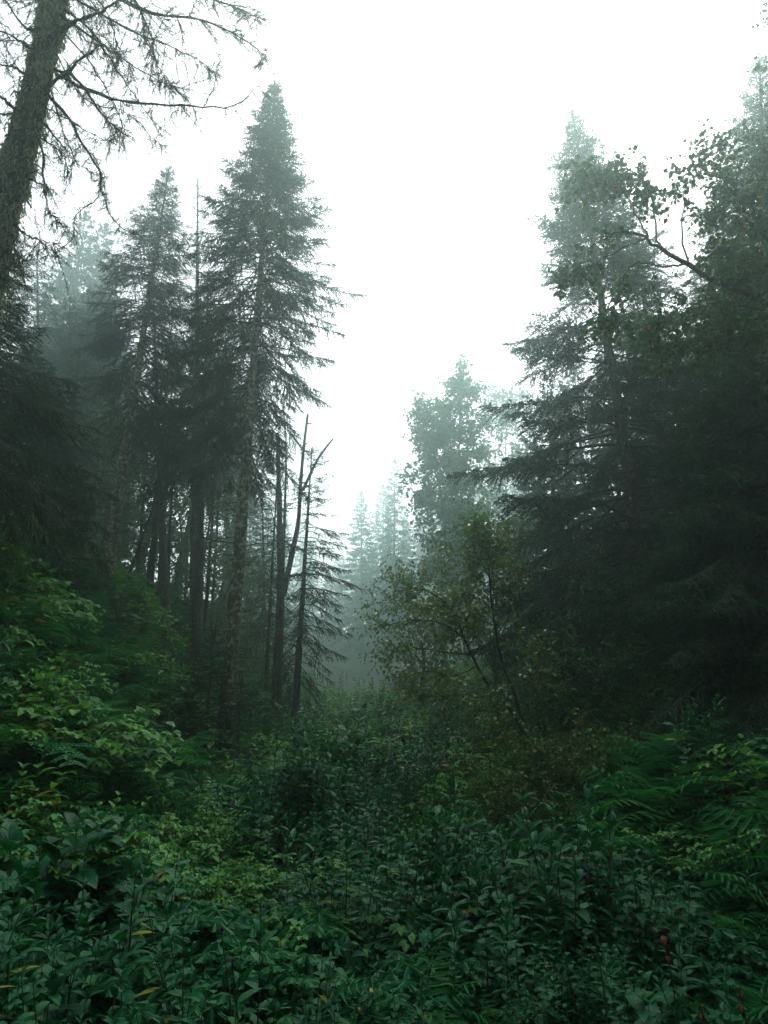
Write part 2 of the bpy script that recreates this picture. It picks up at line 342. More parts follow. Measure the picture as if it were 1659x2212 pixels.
    mbn = MB(); tris_blades(mbn, B, D, Wv, nl * rg.uniform(0.6, 1.25, N) * (1.1 - 0.4 * v), nw)
    return mbl, mbn

def trunk_axis(lean, seed, wob=0.06, K=46):
    rg = np.random.default_rng(seed + 77); t = np.linspace(0, 1, K)
    A = t[:, None] * np.asarray(lean, float)[None]
    for i in (0, 1): A[:, i] += wob * (np.sin(t * rg.uniform(4, 9) + rg.uniform(0, 6)) - np.sin(rg.uniform(0, 6)) * 0) * t * (1 - t) * 4
    return A

def bare_branches(mb, lean, t0, t1, n, seed, L=(0.5, 1.4), e=(-25, 10), r=0.012, azs=None, droop=25):
    """dead twiggy branches on the lower trunk"""
    rg = np.random.default_rng(seed + 5); lean = np.asarray(lean, float); K = 6
    t = rg.uniform(t0, t1, n); az = rg.uniform(0, 2 * pi, n) if azs is None else rg.uniform(azs[0], azs[1], n)
    ll = rg.uniform(*L, n); el = np.radians(rg.uniform(*e, n))[:, None] - np.radians(droop) * np.linspace(0, 1, K)[None] ** 1.3 + rg.normal(0, 0.12, (n, K))
    ak = az[:, None] + np.cumsum(rg.normal(0, 0.12, (n, K)), 1)
    seg = np.stack([np.cos(ak) * np.cos(el), np.sin(ak) * np.cos(el), np.sin(el)], -1) * (ll / (K - 1))[:, None, None]
    P = t[:, None, None] * lean + np.concatenate([np.zeros((n, 1, 3)), np.cumsum(seg[:, :-1], 1)], 1)
    V, Q = tubes(P, r * (0.5 + ll[:, None] * 0.5) * (1 - 0.8 * np.linspace(0, 1, K)[None]), 4); mb.add(V, Q)
    # side twigs
    m = 5; bi = np.repeat(np.arange(n), m); k = rg.integers(1, K - 1, len(bi))
    p0 = P[bi, k]; d = nrm(nrm(P[bi, k + 1] - P[bi, k]) + rg.normal(0, 0.55, (len(bi), 3))); tl = ll[bi] * rg.uniform(0.15, 0.45, len(bi))
    p2 = p0 + d * tl[:, None] + np.array([0, 0, -0.15]) * tl[:, None]
    TP = np.stack([p0, (p0 + p2) / 2 + rg.normal(0, 0.02, p0.shape), p2], 1)
    V, Q = tubes(TP, np.stack([np.full(len(bi), r * 0.4), np.full(len(bi), r * 0.3), np.full(len(bi), r * 0.12)], 1), 3); mb.add(V, Q)
    return P, TP

def lichen_tufts(mb, pts, n, seed, L=0.10, w=0.006):
    rg = np.random.default_rng(seed + 9)
    i = rg.integers(0, len(pts), n); P = pts[i]
    k = 7; P = np.repeat(P, k, 0) + rg.normal(0, 0.025, (n * k, 3))
    D = nrm(np.array([[0, 0, -1.0]]) + rg.normal(0, 0.4, P.shape)); W = nrm(np.cross(D, rg.normal(0, 1, P.shape)))
    tris_blades(mb, P, D, W, L * rg.uniform(0.4, 1.3, len(P)) * np.repeat(rg.uniform(0.5, 1.4, n), k), w)

SP_N = [0]
def spruce(label, base, top, R, cf, nbr, seed, r0=None, group=None, bare=(0, 0), lichen=0, bark=None, mat=None, name='spruce_tree', cat='tree', bare_e=(-25, 10), bare_L=(0.5, 1.4), **kw):
    base = np.asarray(base, float); lean = np.asarray(top, float) - base; H = np.linalg.norm(lean)
    r0 = r0 or 0.012 * H; bark = bark or M_BARK
    root = thing(name, label, cat, base, group)
    ax = trunk_axis(lean, seed, wob=0.0)
    part('trunk', trunk_mesh(ax, r0, 0.012, bark, seed, power=0.95), root)
    mbl, mbn = spruce_parts(H, lean, R, cf, nbr, seed, **kw)
    if bare[0]:
        BP, _ = bare_branches(mbl, lean, bare[1], cf + 0.1, bare[0], seed, e=bare_e, L=bare_L)
    part('limbs', mbl.mesh('limbs', M_TWIG), root)
    part('crown', mbn.mesh('crown', mat or M_NEEDLE), root)
    if lichen:
        rg = np.random.default_rng(seed + 3); ml = MB()
        t = rg.uniform(0.12, 0.8, 900); a = rg.uniform(0, 2 * pi, 900); rr = r0 * (1 - t) + 0.01
        pts = t[:, None] * lean + np.stack([np.cos(a) * rr, np.sin(a) * rr, 0 * a], -1)
        if bare[0]: pts = np.concatenate([pts, BP[:, 1:].reshape(-1, 3), BP[:, 1:].reshape(-1, 3)])
        lichen_tufts(ml, pts, lichen, seed)
        part('lichen', ml.mesh('lichen', M_LICHEN), root)
    return root

# ------------------------------------------------------------------ broadleaf trees
def grow_branch(mbl, mbf, poly, r, rg, nsub, sublen, nleaf, ll, lw, start=0.25, spread=0.9, hang=0.25, sides=5, twigs=True):
    """a limb with leafy twigs; poly (K,3)"""
    K = len(poly); u = np.linspace(0, 1, K)
    V, Q = tubes(poly, r * (1 - 0.85 * u), sides); mbl.add(V, Q)
    uu = start + (1 - start) * rg.uniform(0, 1, nsub); x = uu * (K - 1); k = np.minimum(x.astype(int), K - 2); f = (x - k)[:, None]
    p0 = poly[k] * (1 - f) + poly[k + 1] * f; tan = nrm(poly[k + 1] - poly[k])
    d = nrm(tan + rg.normal(0, spread, (nsub, 3)) + np.array([0, 0, 0.15]))
    sl_ = sublen * rg.uniform(0.4, 1.2, nsub)
    p1 = p0 + d * sl_[:, None] * 0.5; p2 = p1 + nrm(d + rg.normal(0, 0.3, (nsub, 3)) - np.array([0, 0, hang])) * sl_[:, None] * 0.5
    TP = np.stack([p0, p1, p2], 1); rr = np.full(nsub, max(0.003, r * 0.22))
    V, Q = tubes(TP, np.stack([rr, rr * 0.7, rr * 0.25], 1), 3); mbl.add(V, Q)
    ti = np.repeat(np.arange(nsub), nleaf); N = len(ti); v = rg.uniform(0.15, 1.05, N)[:, None]
    B = TP[ti, 0] * (1 - v) ** 2 + 2 * v * (1 - v) * (2 * p1[ti] - 0.5 * (p0[ti] + p2[ti])) + TP[ti, 2] * v ** 2
    B = B + rg.normal(0, ll * 0.45, (N, 3))
    D = nrm(nrm(TP[ti, 2] - TP[ti, 0]) * 0.5 + rg.normal(0, 0.6, (N, 3)) - np.array([0, 0, 0.35 + hang * 0.5]))
    Nn = nrm(np.array([0, 0, 1.0]) + rg.normal(0, 0.45, (N, 3)))
    sc_ = rg.uniform(0.6, 1.2, N)
    leaves(mbf, B, D, Nn, ll * sc_, lw * sc_)

def broadleaf(label, base, top, R, cf, nlimb, seed, r0=0.12, group=None, name='broadleaf_tree', mat=None, bark=None, nsub=9, sublen=0.7, nleaf=9,
              ll=0.07, lw=0.025, e0=(20, 65), prof=None, wob=0.25, extra=None, cat='tree', bend=None, hang=0.25, clump=0.0):
    base = np.asarray(base, float); lean = np.asarray(top, float) - base; rg = np.random.default_rng(seed)
    root = thing(name, label, cat, base, group)
    K = 30
    if bend is not None:
        axis = resample(np.asarray(bend, float) - base, K)
    else:
        axis = trunk_axis(lean, seed, wob, K)
    part('trunk', trunk_mesh(axis, r0, 0.010, bark or M_BARKDARK, seed, sides=10, lump=0.05, flare=0.35), root)
    mbl, mbf = MB(), MB()
    for i in range(nlimb):
        t = cf + (0.985 - cf) * (i + rg.uniform()) / nlimb; s = (1 - t) / (1 - cf)
        if rg.uniform() < clump: continue
        L = R * (prof(s) if prof else (0.30 + 0.7 * math.sin(pi * min(1, s * 0.8 + 0.12)))) * rg.uniform(0.6, 1.15)
        x = t * (K - 1); k = min(int(x), K - 2); p = axis[k] + (axis[k + 1] - axis[k]) * (x - k)
        a = i * 2.4 + rg.uniform(-0.5, 0.5); el = radians(rg.uniform(*e0)); n = 6; pts = [p]
        for j in range(n):
            dd = np.array([cos(a) * cos(el), sin(a) * cos(el), sin(el)]); pts.append(pts[-1] + dd * L / n); a += rg.normal(0, 0.2); el += rg.normal(-0.08, 0.15)
        grow_branch(mbl, mbf, np.array(pts), max(0.006, r0 * 0.32 * (1 - t * 0.7) * min(1, L / R + .3)), rg, nsub, sublen * (0.5 + 0.5 * L / R), nleaf, ll, lw, hang=hang)
    # the tip
    grow_branch(mbl, mbf, axis[int(K * 0.8):], 0.012, rg, nsub, sublen * 0.6, nleaf, ll, lw, hang=hang)
    if extra: extra(mbl, mbf, base, rg)
    part('limbs', mbl.mesh('limbs', M_TWIG), root)
    part('crown', mbf.mesh('crown', mat or M_UNDER), root)
    return root

# ------------------------------------------------------------------ ground
GX0, GX1, GY0, GY1 = -75.0, 75.0, -46.0, 150.0
def build_ground():
    xs = np.unique(np.concatenate([np.linspace(GX0, -14, 34), np.linspace(-14, 14, 85), np.linspace(14, GX1, 30)]))
    ys = np.unique(np.concatenate([np.linspace(GY0, -2, 16), np.linspace(-2, 30, 97), np.linspace(30, GY1, 60)]))
    X, Y = np.meshgrid(xs, ys); Z = ground_z(X, Y); nx, ny = len(xs), len(ys)
    i = np.arange(ny - 1)[:, None] * nx + np.arange(nx - 1)[None]
    mb = MB(); mb.add(np.stack([X, Y, Z], -1), np.stack([i, i + 1, i + nx + 1, i + nx], -1))
    m, N, Lk, P, O = new_mat('forest_floor')
    tc = N.new('ShaderNodeTexCoord'); nz = N.new('ShaderNodeTexNoise'); nz.inputs['Scale'].default_value = 1.7; nz.inputs['Detail'].default_value = 9; Lk.new(tc.outputs['Object'], nz.inputs['Vector'])
    cr = N.new('ShaderNodeValToRGB'); cr.color_ramp.elements[0].position = 0.35; cr.color_ramp.elements[0].color = (0.012, 0.014, 0.008, 1); cr.color_ramp.elements[1].position = 0.7; cr.color_ramp.elements[1].color = (0.022, 0.038, 0.016, 1)
    Lk.new(nz.outputs[0], cr.inputs[0]); Lk.new(cr.outputs[0], P.inputs['Base Color']); P.inputs['Roughness'].default_value = 0.95; P.inputs['Specular IOR Level'].default_value = 0.1
    bp = N.new('ShaderNodeBump'); bp.inputs['Distance'].default_value = 0.08; Lk.new(nz.outputs[0], bp.inputs['Height']); Lk.new(bp.outputs[0], P.inputs['Normal'])
    o = bpy.data.objects.new('ground', mb.mesh('ground', m, True)); COL.objects.link(o); o['kind'] = 'structure'; o['label'] = 'dark forest floor rising to banks on both sides of the clearing'
build_ground()

def foot(px, Y, py=1500, sink=0.12):
    """point on the ground under image column px at distance Y"""
    p = at(px, py, Y); return np.array([p[0], Y, gz(p[0], Y) - sink])

# ------------------------------------------------------------------ the tall spruces in front
def hero_prof(s): return np.where(s < 0.12, s * 1.45, np.clip(0.174 + (s - 0.12) * 1.9, 0, 1.0) * (1 - 0.35 * np.clip((s - 0.7) / 0.3, 0, 1)))
def keep_hero(t, az):
    # the face towards the clearing and the right flank thin out low down
    facing = 0.5 - 0.5 * np.sin(az)            # 1 towards the camera
    right = 0.5 + 0.5 * np.cos(az)
    low = np.clip((0.72 - t) / 0.3, 0, 1)
    return 1 - np.clip((0.82 - t) / 0.25, 0, 1) * 0.88 * facing ** 2 - low * 0.42 * right
spruce('tall narrow-topped spruce with pale lichened trunk and ragged crown, beside the path', foot(490, 14), at(595, 172, 14.6), 2.05, 0.36, 680, 11, open_low=.30,
       r0=0.165, bare=(80, 0.10), lichen=330, prof=hero_prof, keep=keep_hero, e_top=48, e_bot=-14, droop=26, hang=0.5, spacing=0.070, step=0.019, nl=0.050, bark=M_BARKMOSS, bare_L=(0.35, 1.3))
def keep_bank(t, az): return 1 - np.clip((0.80 - t) / 0.25, 0, 1) * 0.6 * (0.5 - 0.5 * np.sin(az)) ** 2 - 0.35 * (np.sin(t * 55 + az) > .2)
spruce('leaning lichen-flecked spruce on the fern bank, second tallest of the bank', foot(196, 17.5), at(366, 358, 18.4), 1.9, 0.36, 480, 12, open_low=.18, r0=0.18, keep=keep_bank,
       bare=(46, 0.14), lichen=170, prof=hero_prof, e_top=45, e_bot=-20, droop=24, hang=0.45, spacing=0.08, step=0.021, bark=M_BARKMOSS, bare_L=(0.6, 2.0), bare_e=(-5, 25))
spruce('slim spruce whose thin top shows in the gap between the two tallest bank spruces', foot(418, 22), at(427, 385, 22.5), 1.15, 0.35, 170, 13, e_top=35, e_bot=-10, spacing=0.11, step=0.026, nl=0.06)
spruce('dense spruce filling the gap behind the two tallest bank spruces', foot(352, 20), at(330, 620, 20.5), 1.6, 0.50, 150, 14, e_top=40, e_bot=-15, spacing=0.10, step=0.024, nl=0.06, hang=0.5)
spruce('dark spruce with drooping boughs just behind the lichened trunk', foot(420, 18), at(450, 600, 18.3), 1.7, 0.46, 210, 15, e_top=40, e_bot=-22, spacing=0.10, step=0.022, hang=0.6, bare=(20, 0.12))

# the spruce on the other side of the clearing
def keep_right(t, az):
    facing = 0.5 - 0.5 * np.sin(az); low = np.clip((0.75 - t) / 0.3, 0, 1)
    layer = 0.5 + 0.5 * np.sin(t * 62.0 + 1.5 * np.sin(az))
    return (1 - 0.35 * low * facing) * (1 - 0.8 * low * layer)
def wide_prof(s): return np.where(s < 0.12, s * 1.1, np.clip(0.132 + (s - 0.12) * 1.12, 0, 1.0))
spruce('broad dark spruce with layered boughs and a misty spire, facing the clearing', foot(1432, 14), at(1236, 238, 16.2), 4.3, 0.12, 430, 21, r0=0.19,
       prof=wide_prof, keep=keep_right, e_top=42, e_bot=-12, droop=16, hang=0.25, spacing=0.07, step=0.021, nl=.070, nw=.010, twig=0.55, open_low=.25, bare=(60, 0.05), bare_L=(0.8, 2.4), lichen=60, bark=M_BARK)
spruce('thin-crowned spruce with bent dark trunk behind the broad layered spruce', foot(1500, 17.5), at(1378, 560, 19), 2.0, 0.36, 220, 22, e_top=40, e_bot=-15, spacing=0.10, step=0.024, bare=(30, 0.1), bark=M_BARKDARK)
spruce('very tall misty spruce cut off by the edge of the view', foot(1690, 12.8), at(1640, 122, 14), 2.3, 0.22, 460, 23, e_top=45, e_bot=-10, spacing=0.085, step=0.024, nl=.065, prof=hero_prof)
spruce('dark thick-boughed spruce beneath the birch', foot(1680, 9.6), at(1645, 600, 10), 2.9, 0.10, 460, 24, mat=M_NEEDLE_NEAR, e_top=40, e_bot=-12, spacing=0.07, step=0.018, bark=M_BARKDARK)
spruce('dark spruce in the deep shade behind the leaning saplings', foot(1600, 14), at(1580, 830, 14.5), 2.2, 0.3, 190, 25, mat=M_NEEDLE_NEAR, e_top=35, e_bot=-15, spacing=0.10, step=0.022, bark=M_BARKDARK, bare=(20, .05))

# shaded spruce on the bank edge below the nearest trunk
spruce('dark spruce with drooping boughs under the nearest mossy trunk', foot(-100, 8.6), at(-70, 520, 8.8), 2.0, 0.40, 200, 31, mat=M_NEEDLE_NEAR, e_top=35, e_bot=-14, droop=26, spacing=0.07, step=0.014, nl=0.04, nw=0.005, hang=0.5, bark=M_BARKDARK)
spruce('dark shaggy spruce on the bank behind the drooping boughs', foot(30, 13), at(60, 760, 13.3), 2.2, 0.34, 190, 32, e_top=35, e_bot=-15, spacing=0.09, step=0.02, hang=0.5, bark=M_BARKDARK)

# small spruce hanging its boughs over the path, with the snags
def keep_side(t, az): return 0.45 + 0.55 * (np.cos(az) > -0.3)
spruce('slender spruce with drooping side boughs beside the forked snag', foot(636, 19), at(674, 968, 19.2), 1.75, 0.16, 130, 41, r0=0.12, keep=keep_side, e_top=35, e_bot=-15, droop=30, spacing=0.10, step=0.022, hang=0.6, bare=(26, 0.1), bare_L=(0.5, 1.5),
       prof=lambda s: np.clip(0.12 + s * 1.7, 0, 1) * (1 - 0.45 * np.clip((s - 0.6) / 0.4, 0, 1)), bare_e=(-35, 0))
spruce('thin half-bare spruce close behind the forked snag', foot(573, 20.5), at(600, 1000, 20.6), 1.0, 0.35, 80, 42, r0=0.08, e_top=20, e_bot=-20, spacing=0.12, step=0.026, bare=(30, 0.1), bare_L=(0.4, 1.1))
spruce('small misty spruce behind the lichened trunk', foot(575, 27), at(566, 1020, 27), 1.5, 0.1, 120, 43, e_top=35, e_bot=-10, spacing=0.13, step=0.03, nl=0.07, nw=0.01)

# forked snag
def snag():
    base = foot(595, 19.5); root = thing('dead_snag', 'dead forked snag with broken bare stems rising over the path', 'dead tree', base)
    Y = 19.5
    main = resample([base, at(606, 1300, Y), at(604, 1120, Y), at(601, 1010, Y), at(600, 938, Y)], 40) - base
    part('trunk', trunk_mesh(main, 0.15, 0.04, M_BARK, 51, lump=0.07, broken=True), root)
    st = resample([at(612, 1285, Y), at(632, 1190, Y + .1), at(645, 1120, Y + .15), at(651, 1020, Y + .15), at(658, 950, Y + .1), at(665, 895, Y + .1)], 34) - base
    part('stem', trunk_mesh(st, 0.09, 0.03, M_BARK, 52, lump=0.07, flare=0, broken=True), root)
    sp = resample([at(654, 1060, Y + .12), at(680, 1004, Y), at(700, 972, Y - .1), at(719, 948, Y - .1)], 16) - base
    part('spur', trunk_mesh(sp, 0.05, 0.025, M_BARK, 53, sides=8, lump=0.08, flare=0, broken=True), root)
    mb = MB(); bare_branches(mb, main[-1], 0.25, 0.95, 26, 54, L=(0.2, 0.9), e=(-10, 40), r=0.012)
    for a_, b_ in (((664, 915), (676, 914)), ((660, 960), (666, 955)), ((606, 1170), (585, 1100))):
        P = resample([at(*a_, Y) - base, at(*b_, Y) - base], 5); V, Q = tubes(P, np.linspace(.025, .012, 5)[None], 5); ms_ = MB(); ms_.add(V, Q); part('stub', ms_.mesh('stub', M_TWIG), root)
    part('limbs', mb.mesh('limbs', M_TWIG), root)
snag()

def bare_birch():
    base = foot(602, 21.5); root = thing('bare_birch', 'thin leafless birch with fine upright twigs behind the snag', 'dead tree', base)
    ax = resample([base, at(612, 1200, 21.5), at(618, 980, 21.6), at(612, 862, 21.6)], 40) - base
    part('trunk', trunk_mesh(ax, 0.085, 0.008, M_BARK, 55, sides=8, lump=0.04), root)
    mb = MB(); bare_branches(mb, ax[-1], 0.45, 0.97, 44, 56, L=(0.5, 1.7), e=(35, 70), r=0.009, droop=-8)
    part('limbs', mb.mesh('limbs', M_TWIG), root)
bare_birch()

# ------------------------------------------------------------------ nearest trunk with bare mossy branches
def near_spruce():
    Y = 5.2
    p0 = at(-40, 1010, Y); ztop = at(150, -330, Y + .3)
    base = np.array([at(-200, 1500, Y)[0], Y, 0]); base[2] = gz(base[0], base[1]) - 0.15
    root = thing('spruce_tree', 'nearest leaning trunk covered in moss and lichen with bare drooping branches', 'tree', base)
    ax = resample([base, at(-112, 1000, Y), at(-28, 600, Y), at(20, 410, Y), at(60, 262, Y), at(106, 70, Y + .05), at(124, -10, Y + .1), at(176, -260, Y + .3)], 220) - base
    part('trunk', trunk_mesh(ax, 0.140, 0.098, M_BARKNEAR, 61, sides=64, lump=0.075, flare=0.5, power=1.1), root)
    rg = np.random.default_rng(62)
    mbl, mbn, ml = MB(), MB(), MB()
    br = [  # image polyline, start radius, distance change along it, needle share
        ([(105, 85), (150, 52), (195, 35), (232, 18), (262, -14)], .040, -.7, .1),
        ([(80, 205), (140, 160), (185, 118), (240, 88)], .030, -.5, .1),
        ([(120, 160), (180, 190), (245, 214), (300, 222), (380, 228), (440, 230), (500, 231), (540, 205), (566, 173)], .026, .2, .12),
        ([(440, 229), (462, 190), (470, 150), (475, 117)], .008, .05, .05),
        ([(120, 150), (165, 170), (215, 240), (258, 283), (292, 300)], .024, -.3, .25),
        ([(100, 200), (150, 255), (176, 310), (216, 368), (219, 410), (240, 465), (268, 496), (302, 508)], .022, -.35, .08),
        ([(214, 424), (190, 445), (163, 465), (157, 515), (120, 546), (92, 556)], .007, .0, .0),
        ([(80, 270), (91, 330), (94, 395), (104, 452), (128, 480), (148, 490)], .018, -.3, .15),
        ([(30, 485), (60, 508), (92, 522), (126, 526)], .016, -.3, .5),
        ([(25, 500), (38, 560), (48, 598)], .012, -.3, .4),
        ([(60, 385), (95, 400), (121, 414)], .012, -.2, .05),
        ([(90, 300), (128, 325), (145, 360), (140, 395)], .012, .2, .3),
        ([(110, 60), (60, 60), (25, 20), (5, -15)], .026, -.3, .1),
        ([(95, 120), (60, 100), (20, 75), (-40, 60)], .024, -.4, .35),
        ([(80, 190), (40, 150), (0, 140), (-60, 120)], .022, -.4, .4),
        ([(55, 260), (20, 225), (-15, 200), (-60, 195)], .026, -.6, .2),
        ([(60, 245), (25, 245), (-20, 250), (-60, 265)], .016, .3, .3),
        ([(30, 330), (10, 315), (-30, 310)], .014, .0, .2),
        ([(140, 20), (200, 70), (228, 112), (258, 160), (290, 205), (330, 260), (362, 292)], .016, .3, .1),
        ([(140, -60), (230, -20), (330, 30), (420, 40), (500, 70), (560, 110), (572, 132)], .030, .8, .75),
        ([(150, -120), (300, -60), (430, -10), (520, 20), (575, 45)], .030, 1.2, .8),
        ([(150, -90), (260, -40), (320, 60), (340, 140), (372, 185)], .020, .5, .7),
        ([(140, -20), (215, 30), (300, 75), (352, 92), (430, 130), (470, 160)], .018, .9, .6),
        ([(130, 30), (220, 95), (270, 130), (350, 178), (410, 196)], .016, .7, .55),
        ([(130, 60), (190, 130), (235, 200), (262, 268), (230, 300), (180, 300)], .012, .3, .05),
        ([(120, 110), (185, 215), (270, 240), (330, 300), (358, 318)], .010, .4, .05),
        ([(100, 170), (140, 290), (165, 350), (200, 372), (225, 385)], .010, .3, .1),
        ([(95, 230), (200, 290), (245, 308)], .009, .2, .15),
        ([(85, 250), (120, 300), (150, 330), (142, 340)], .014, .2, .3),
        ([(130, -40), (220, 10), (250, 90), (255, 130)], .016, .4, .6),
        ([(120, 20), (40, -20), (-20, -60)], .02, .4, .4),
        ([(20, 420), (-10, 400), (-50, 400)], .014, -.2, .4),
        ([(5, 545), (10, 580), (25, 640)], .012, -.3, .5),
    ]
    for pl, r, dy, nshare in br:
        K = 22; n = len(pl)
        pts = resample([at(px, py, Y + dy * j / (n - 1) + rg.normal(0, .03)) for j, (px, py) in enumerate(pl)], K) - base
        pts[1:] += rg.normal(0, 0.006, (K - 1, 3))
        L = np.linalg.norm(np.diff(pts, axis=0), axis=1).sum(); u = np.linspace(0, 1, K)
        mb = MB(); r = r * .8; V, Q = tubes(pts, (r * (1 - 0.86 * u ** 0.8) * (1 + 0.18 * rg.normal(0, 1, K)))[None], 7); mb.add(V, Q)
        # side twigs
        m = int(L / 0.032); k = rg.integers(1, K - 1, m); tan = nrm(pts[k + 1] - pts[k - 1])
        d = nrm(tan * 0.7 + rg.normal(0, 0.65, (m, 3)) - np.array([0, 0, 0.35])); tl = rg.uniform(0.04, 0.30, m) * (1.0 if nshare > .3 else 0.6)
        p2 = pts[k] + d * tl[:, None]; TP = np.stack([pts[k], (pts[k] + p2) / 2 + rg.normal(0, 0.008, p2.shape), p2 + np.array([0, 0, -.2]) * tl[:, None]], 1)
        V, Q = tubes(TP, np.stack([np.full(m, .0032), np.full(m, .0026), np.full(m, .0012)], 1), 4); mb.add(V, Q)
        part('branch', mb.mesh('branch', M_TWIG, True), root)
        sel = np.where(rg.uniform(0, 1, m) < min(1, nshare * 1.35 + .05))[0]
        if len(sel):
            # needled twiglets with their own side shoots
            S0, S2 = TP[sel, 0], TP[sel, 2] + (TP[sel, 2] - TP[sel, 0]) * 0.4
            q = 5; b = np.repeat(np.arange(len(sel)), q); f = rg.uniform(.2, .9, len(b))[:, None]
            q0 = S0[b] * (1 - f) + S2[b] * f; qd = nrm(nrm(S2[b] - S0[b]) + rg.normal(0, .6, (len(b), 3)) - np.array([0, 0, .3])); ql = rg.uniform(.05, .16, len(b))[:, None]
            A = np.concatenate([S0, q0]); B = np.concatenate([S2, q0 + qd * ql])
            V, Q = tubes(np.stack([A, (A + B) / 2, B], 1), np.tile([.0022, .0018, .001], (len(A), 1)), 3); mbl.add(V, Q)
            ln = np.linalg.norm(B - A, axis=1); cnt = np.maximum(6, (ln / 0.0040).astype(int)); ti = np.repeat(np.arange(len(A)), cnt); v = rg.uniform(.05, 1, len(ti))[:, None]
            td = nrm(B - A)[ti]; rn = rg.normal(0, 1, (len(ti), 3)); perp = nrm(rn - td * np.sum(rn * td, -1, keepdims=True)); an = np.radians(rg.uniform(30, 70, len(ti)))[:, None]
            D = td * np.cos(an) + perp * np.sin(an)
            tris_blades(mbn, A[ti] * (1 - v) + B[ti] * v, D, nrm(np.cross(D, rg.normal(0, 1, D.shape))), rg.uniform(.012, .022, len(ti)), .0013)
        lichen_tufts(ml, np.concatenate([pts[1:], TP[:, 1]]), int(L * 45), rg.integers(1e6), L=0.045, w=0.003)
    mb = MB(); n = 46; k = rg.integers(90, 214, n); a = rg.uniform(0, 2 * pi, n); o_ = np.stack([np.cos(a), np.sin(a), rg.uniform(-.5, .4, n)], -1)
    ll = rg.uniform(.10, .24, n)[:, None]; P = np.stack([ax[k], ax[k] + o_ * ll * .7, ax[k] + o_ * ll + rg.normal(0, .03, (n, 3))], 1); rs = np.tile([.016, .011, .005], (n, 1)) * rg.uniform(.5, 1.3, (n, 1))
    for q in range(n):
        mb = MB(); V, Q = tubes(P[q], rs[q], 6); mb.add(V, Q); part('stub', mb.mesh('stub', M_TWIG, True), root)
    a = rg.uniform(0, 2 * pi, 2600); k = rg.integers(10, 215, 2600); tt = k / 219; rr = 0.145 + (0.098 - 0.145) * tt ** 1.1
    sp = ax[k] + np.stack([np.cos(a) * rr, np.sin(a) * rr, rg.uniform(-.08, .08, 2600)], -1)
    lichen_tufts(ml, sp, 1900, 99, L=0.085, w=0.007)
    part('lichen', ml.mesh('lichen', M_LICHEN), root)
    part('limbs', mbl.mesh('limbs', M_TWIG), root)
    part('crown', mbn.mesh('crown', M_NEEDLE_OLD), root)
near_spruce()

# ------------------------------------------------------------------ birch reaching in from the side
def birch_extra(mbl, mbf, base, rg):
    Y = 7.4
    def lm(pl, r, dy, ns, sl_, nl_, start=.25, y0=0.0):
        pts = resample([at(px, py, Y + y0 + dy * j / (len(pl) - 1)) for j, (px, py) in enumerate(pl)], 18) - base
        pts[1:-1] += rg.normal(0, .012, (16, 3))
        grow_branch(mbl, mbf, pts, r, rg, int(ns * 1.8), sl_, nl_ + 4, .070, .030, start=start, hang=.35, sides=7)
    lm([(1770, 690), (1650, 645), (1598, 628), (1530, 598), (1480, 570), (1430, 540), (1400, 512), (1340, 500), (1300, 520)], .050, -.5, 6, .3, 3, .75)
    lm([(1478, 570), (1440, 574), (1380, 570), (1350, 590), (1350, 640)], .016, .1, 8, .35, 5, .5, -.3)
    lm([(1430, 542), (1420, 510), (1412, 440), (1380, 380), (1320, 370), (1265, 400)], .016, -.1, 26, .45, 9, .35, -.3)
    lm([(1400, 512), (1375, 470), (1350, 420), (1310, 400), (1270, 380)], .012, .1, 20, .4, 9, .4, -.4)
    lm([(1487, 565), (1475, 500), (1475, 440), (1490, 380), (1530, 330), (1580, 300)], .013, .2, 24, .4, 7, .35, -.3)
    lm([(1476, 470), (1520, 460), (1570, 440), (1620, 430)], .009, .3, 14, .35, 7, .2, -.2)
    lm([(1400, 512), (1360, 530), (1300, 560), (1250, 590), (1222, 600)], .012, .1, 16, .35, 7, .45, -.4)
    lm([(1350, 590), (1330, 660), (1300, 700)], .01, .1, 12, .4, 8, .2, -.3)
    lm([(1770, 720), (1690, 690), (1590, 660), (1520, 660), (1450, 690), (1390, 720)], .022, -.1, 34, .55, 9, .35)
    lm([(1770, 760), (1650, 720), (1560, 740), (1480, 760), (1420, 750)], .020, .1, 30, .5, 8, .3, .2)
    lm([(1770, 640), (1700, 560), (1640, 500), (1590, 440), (1560, 380)], .022, .2, 34, .5, 9, .3, .3)
    lm([(1770, 600), (1720, 480), (1670, 390), (1640, 330)], .022, .2, 30, .5, 9, .3, .5)
    lm([(1770, 680), (1700, 620), (1630, 570), (1560, 540)], .020, .2, 34, .5, 9, .3, .2)
    lm([(1770, 740), (1710, 680), (1640, 620), (1580, 600)], .018, .2, 34, .5, 9, .3, -.2)
    lm([(1780, 800), (1710, 780), (1640, 740), (1570, 720)], .018, .2, 30, .5, 9, .3, -.3)
bb = foot(1790, 7.4)
broadleaf('birch reaching a long dark bough with yellowing leaves out over the clearing', bb, at(1760, 60, 7.6), 1.5, 0.42, 26, 71, r0=0.13, nsub=14, sublen=.6, nleaf=10, ll=.066, lw=.026, mat=M_BIRCH, extra=birch_extra, name='birch_tree', wob=.15)

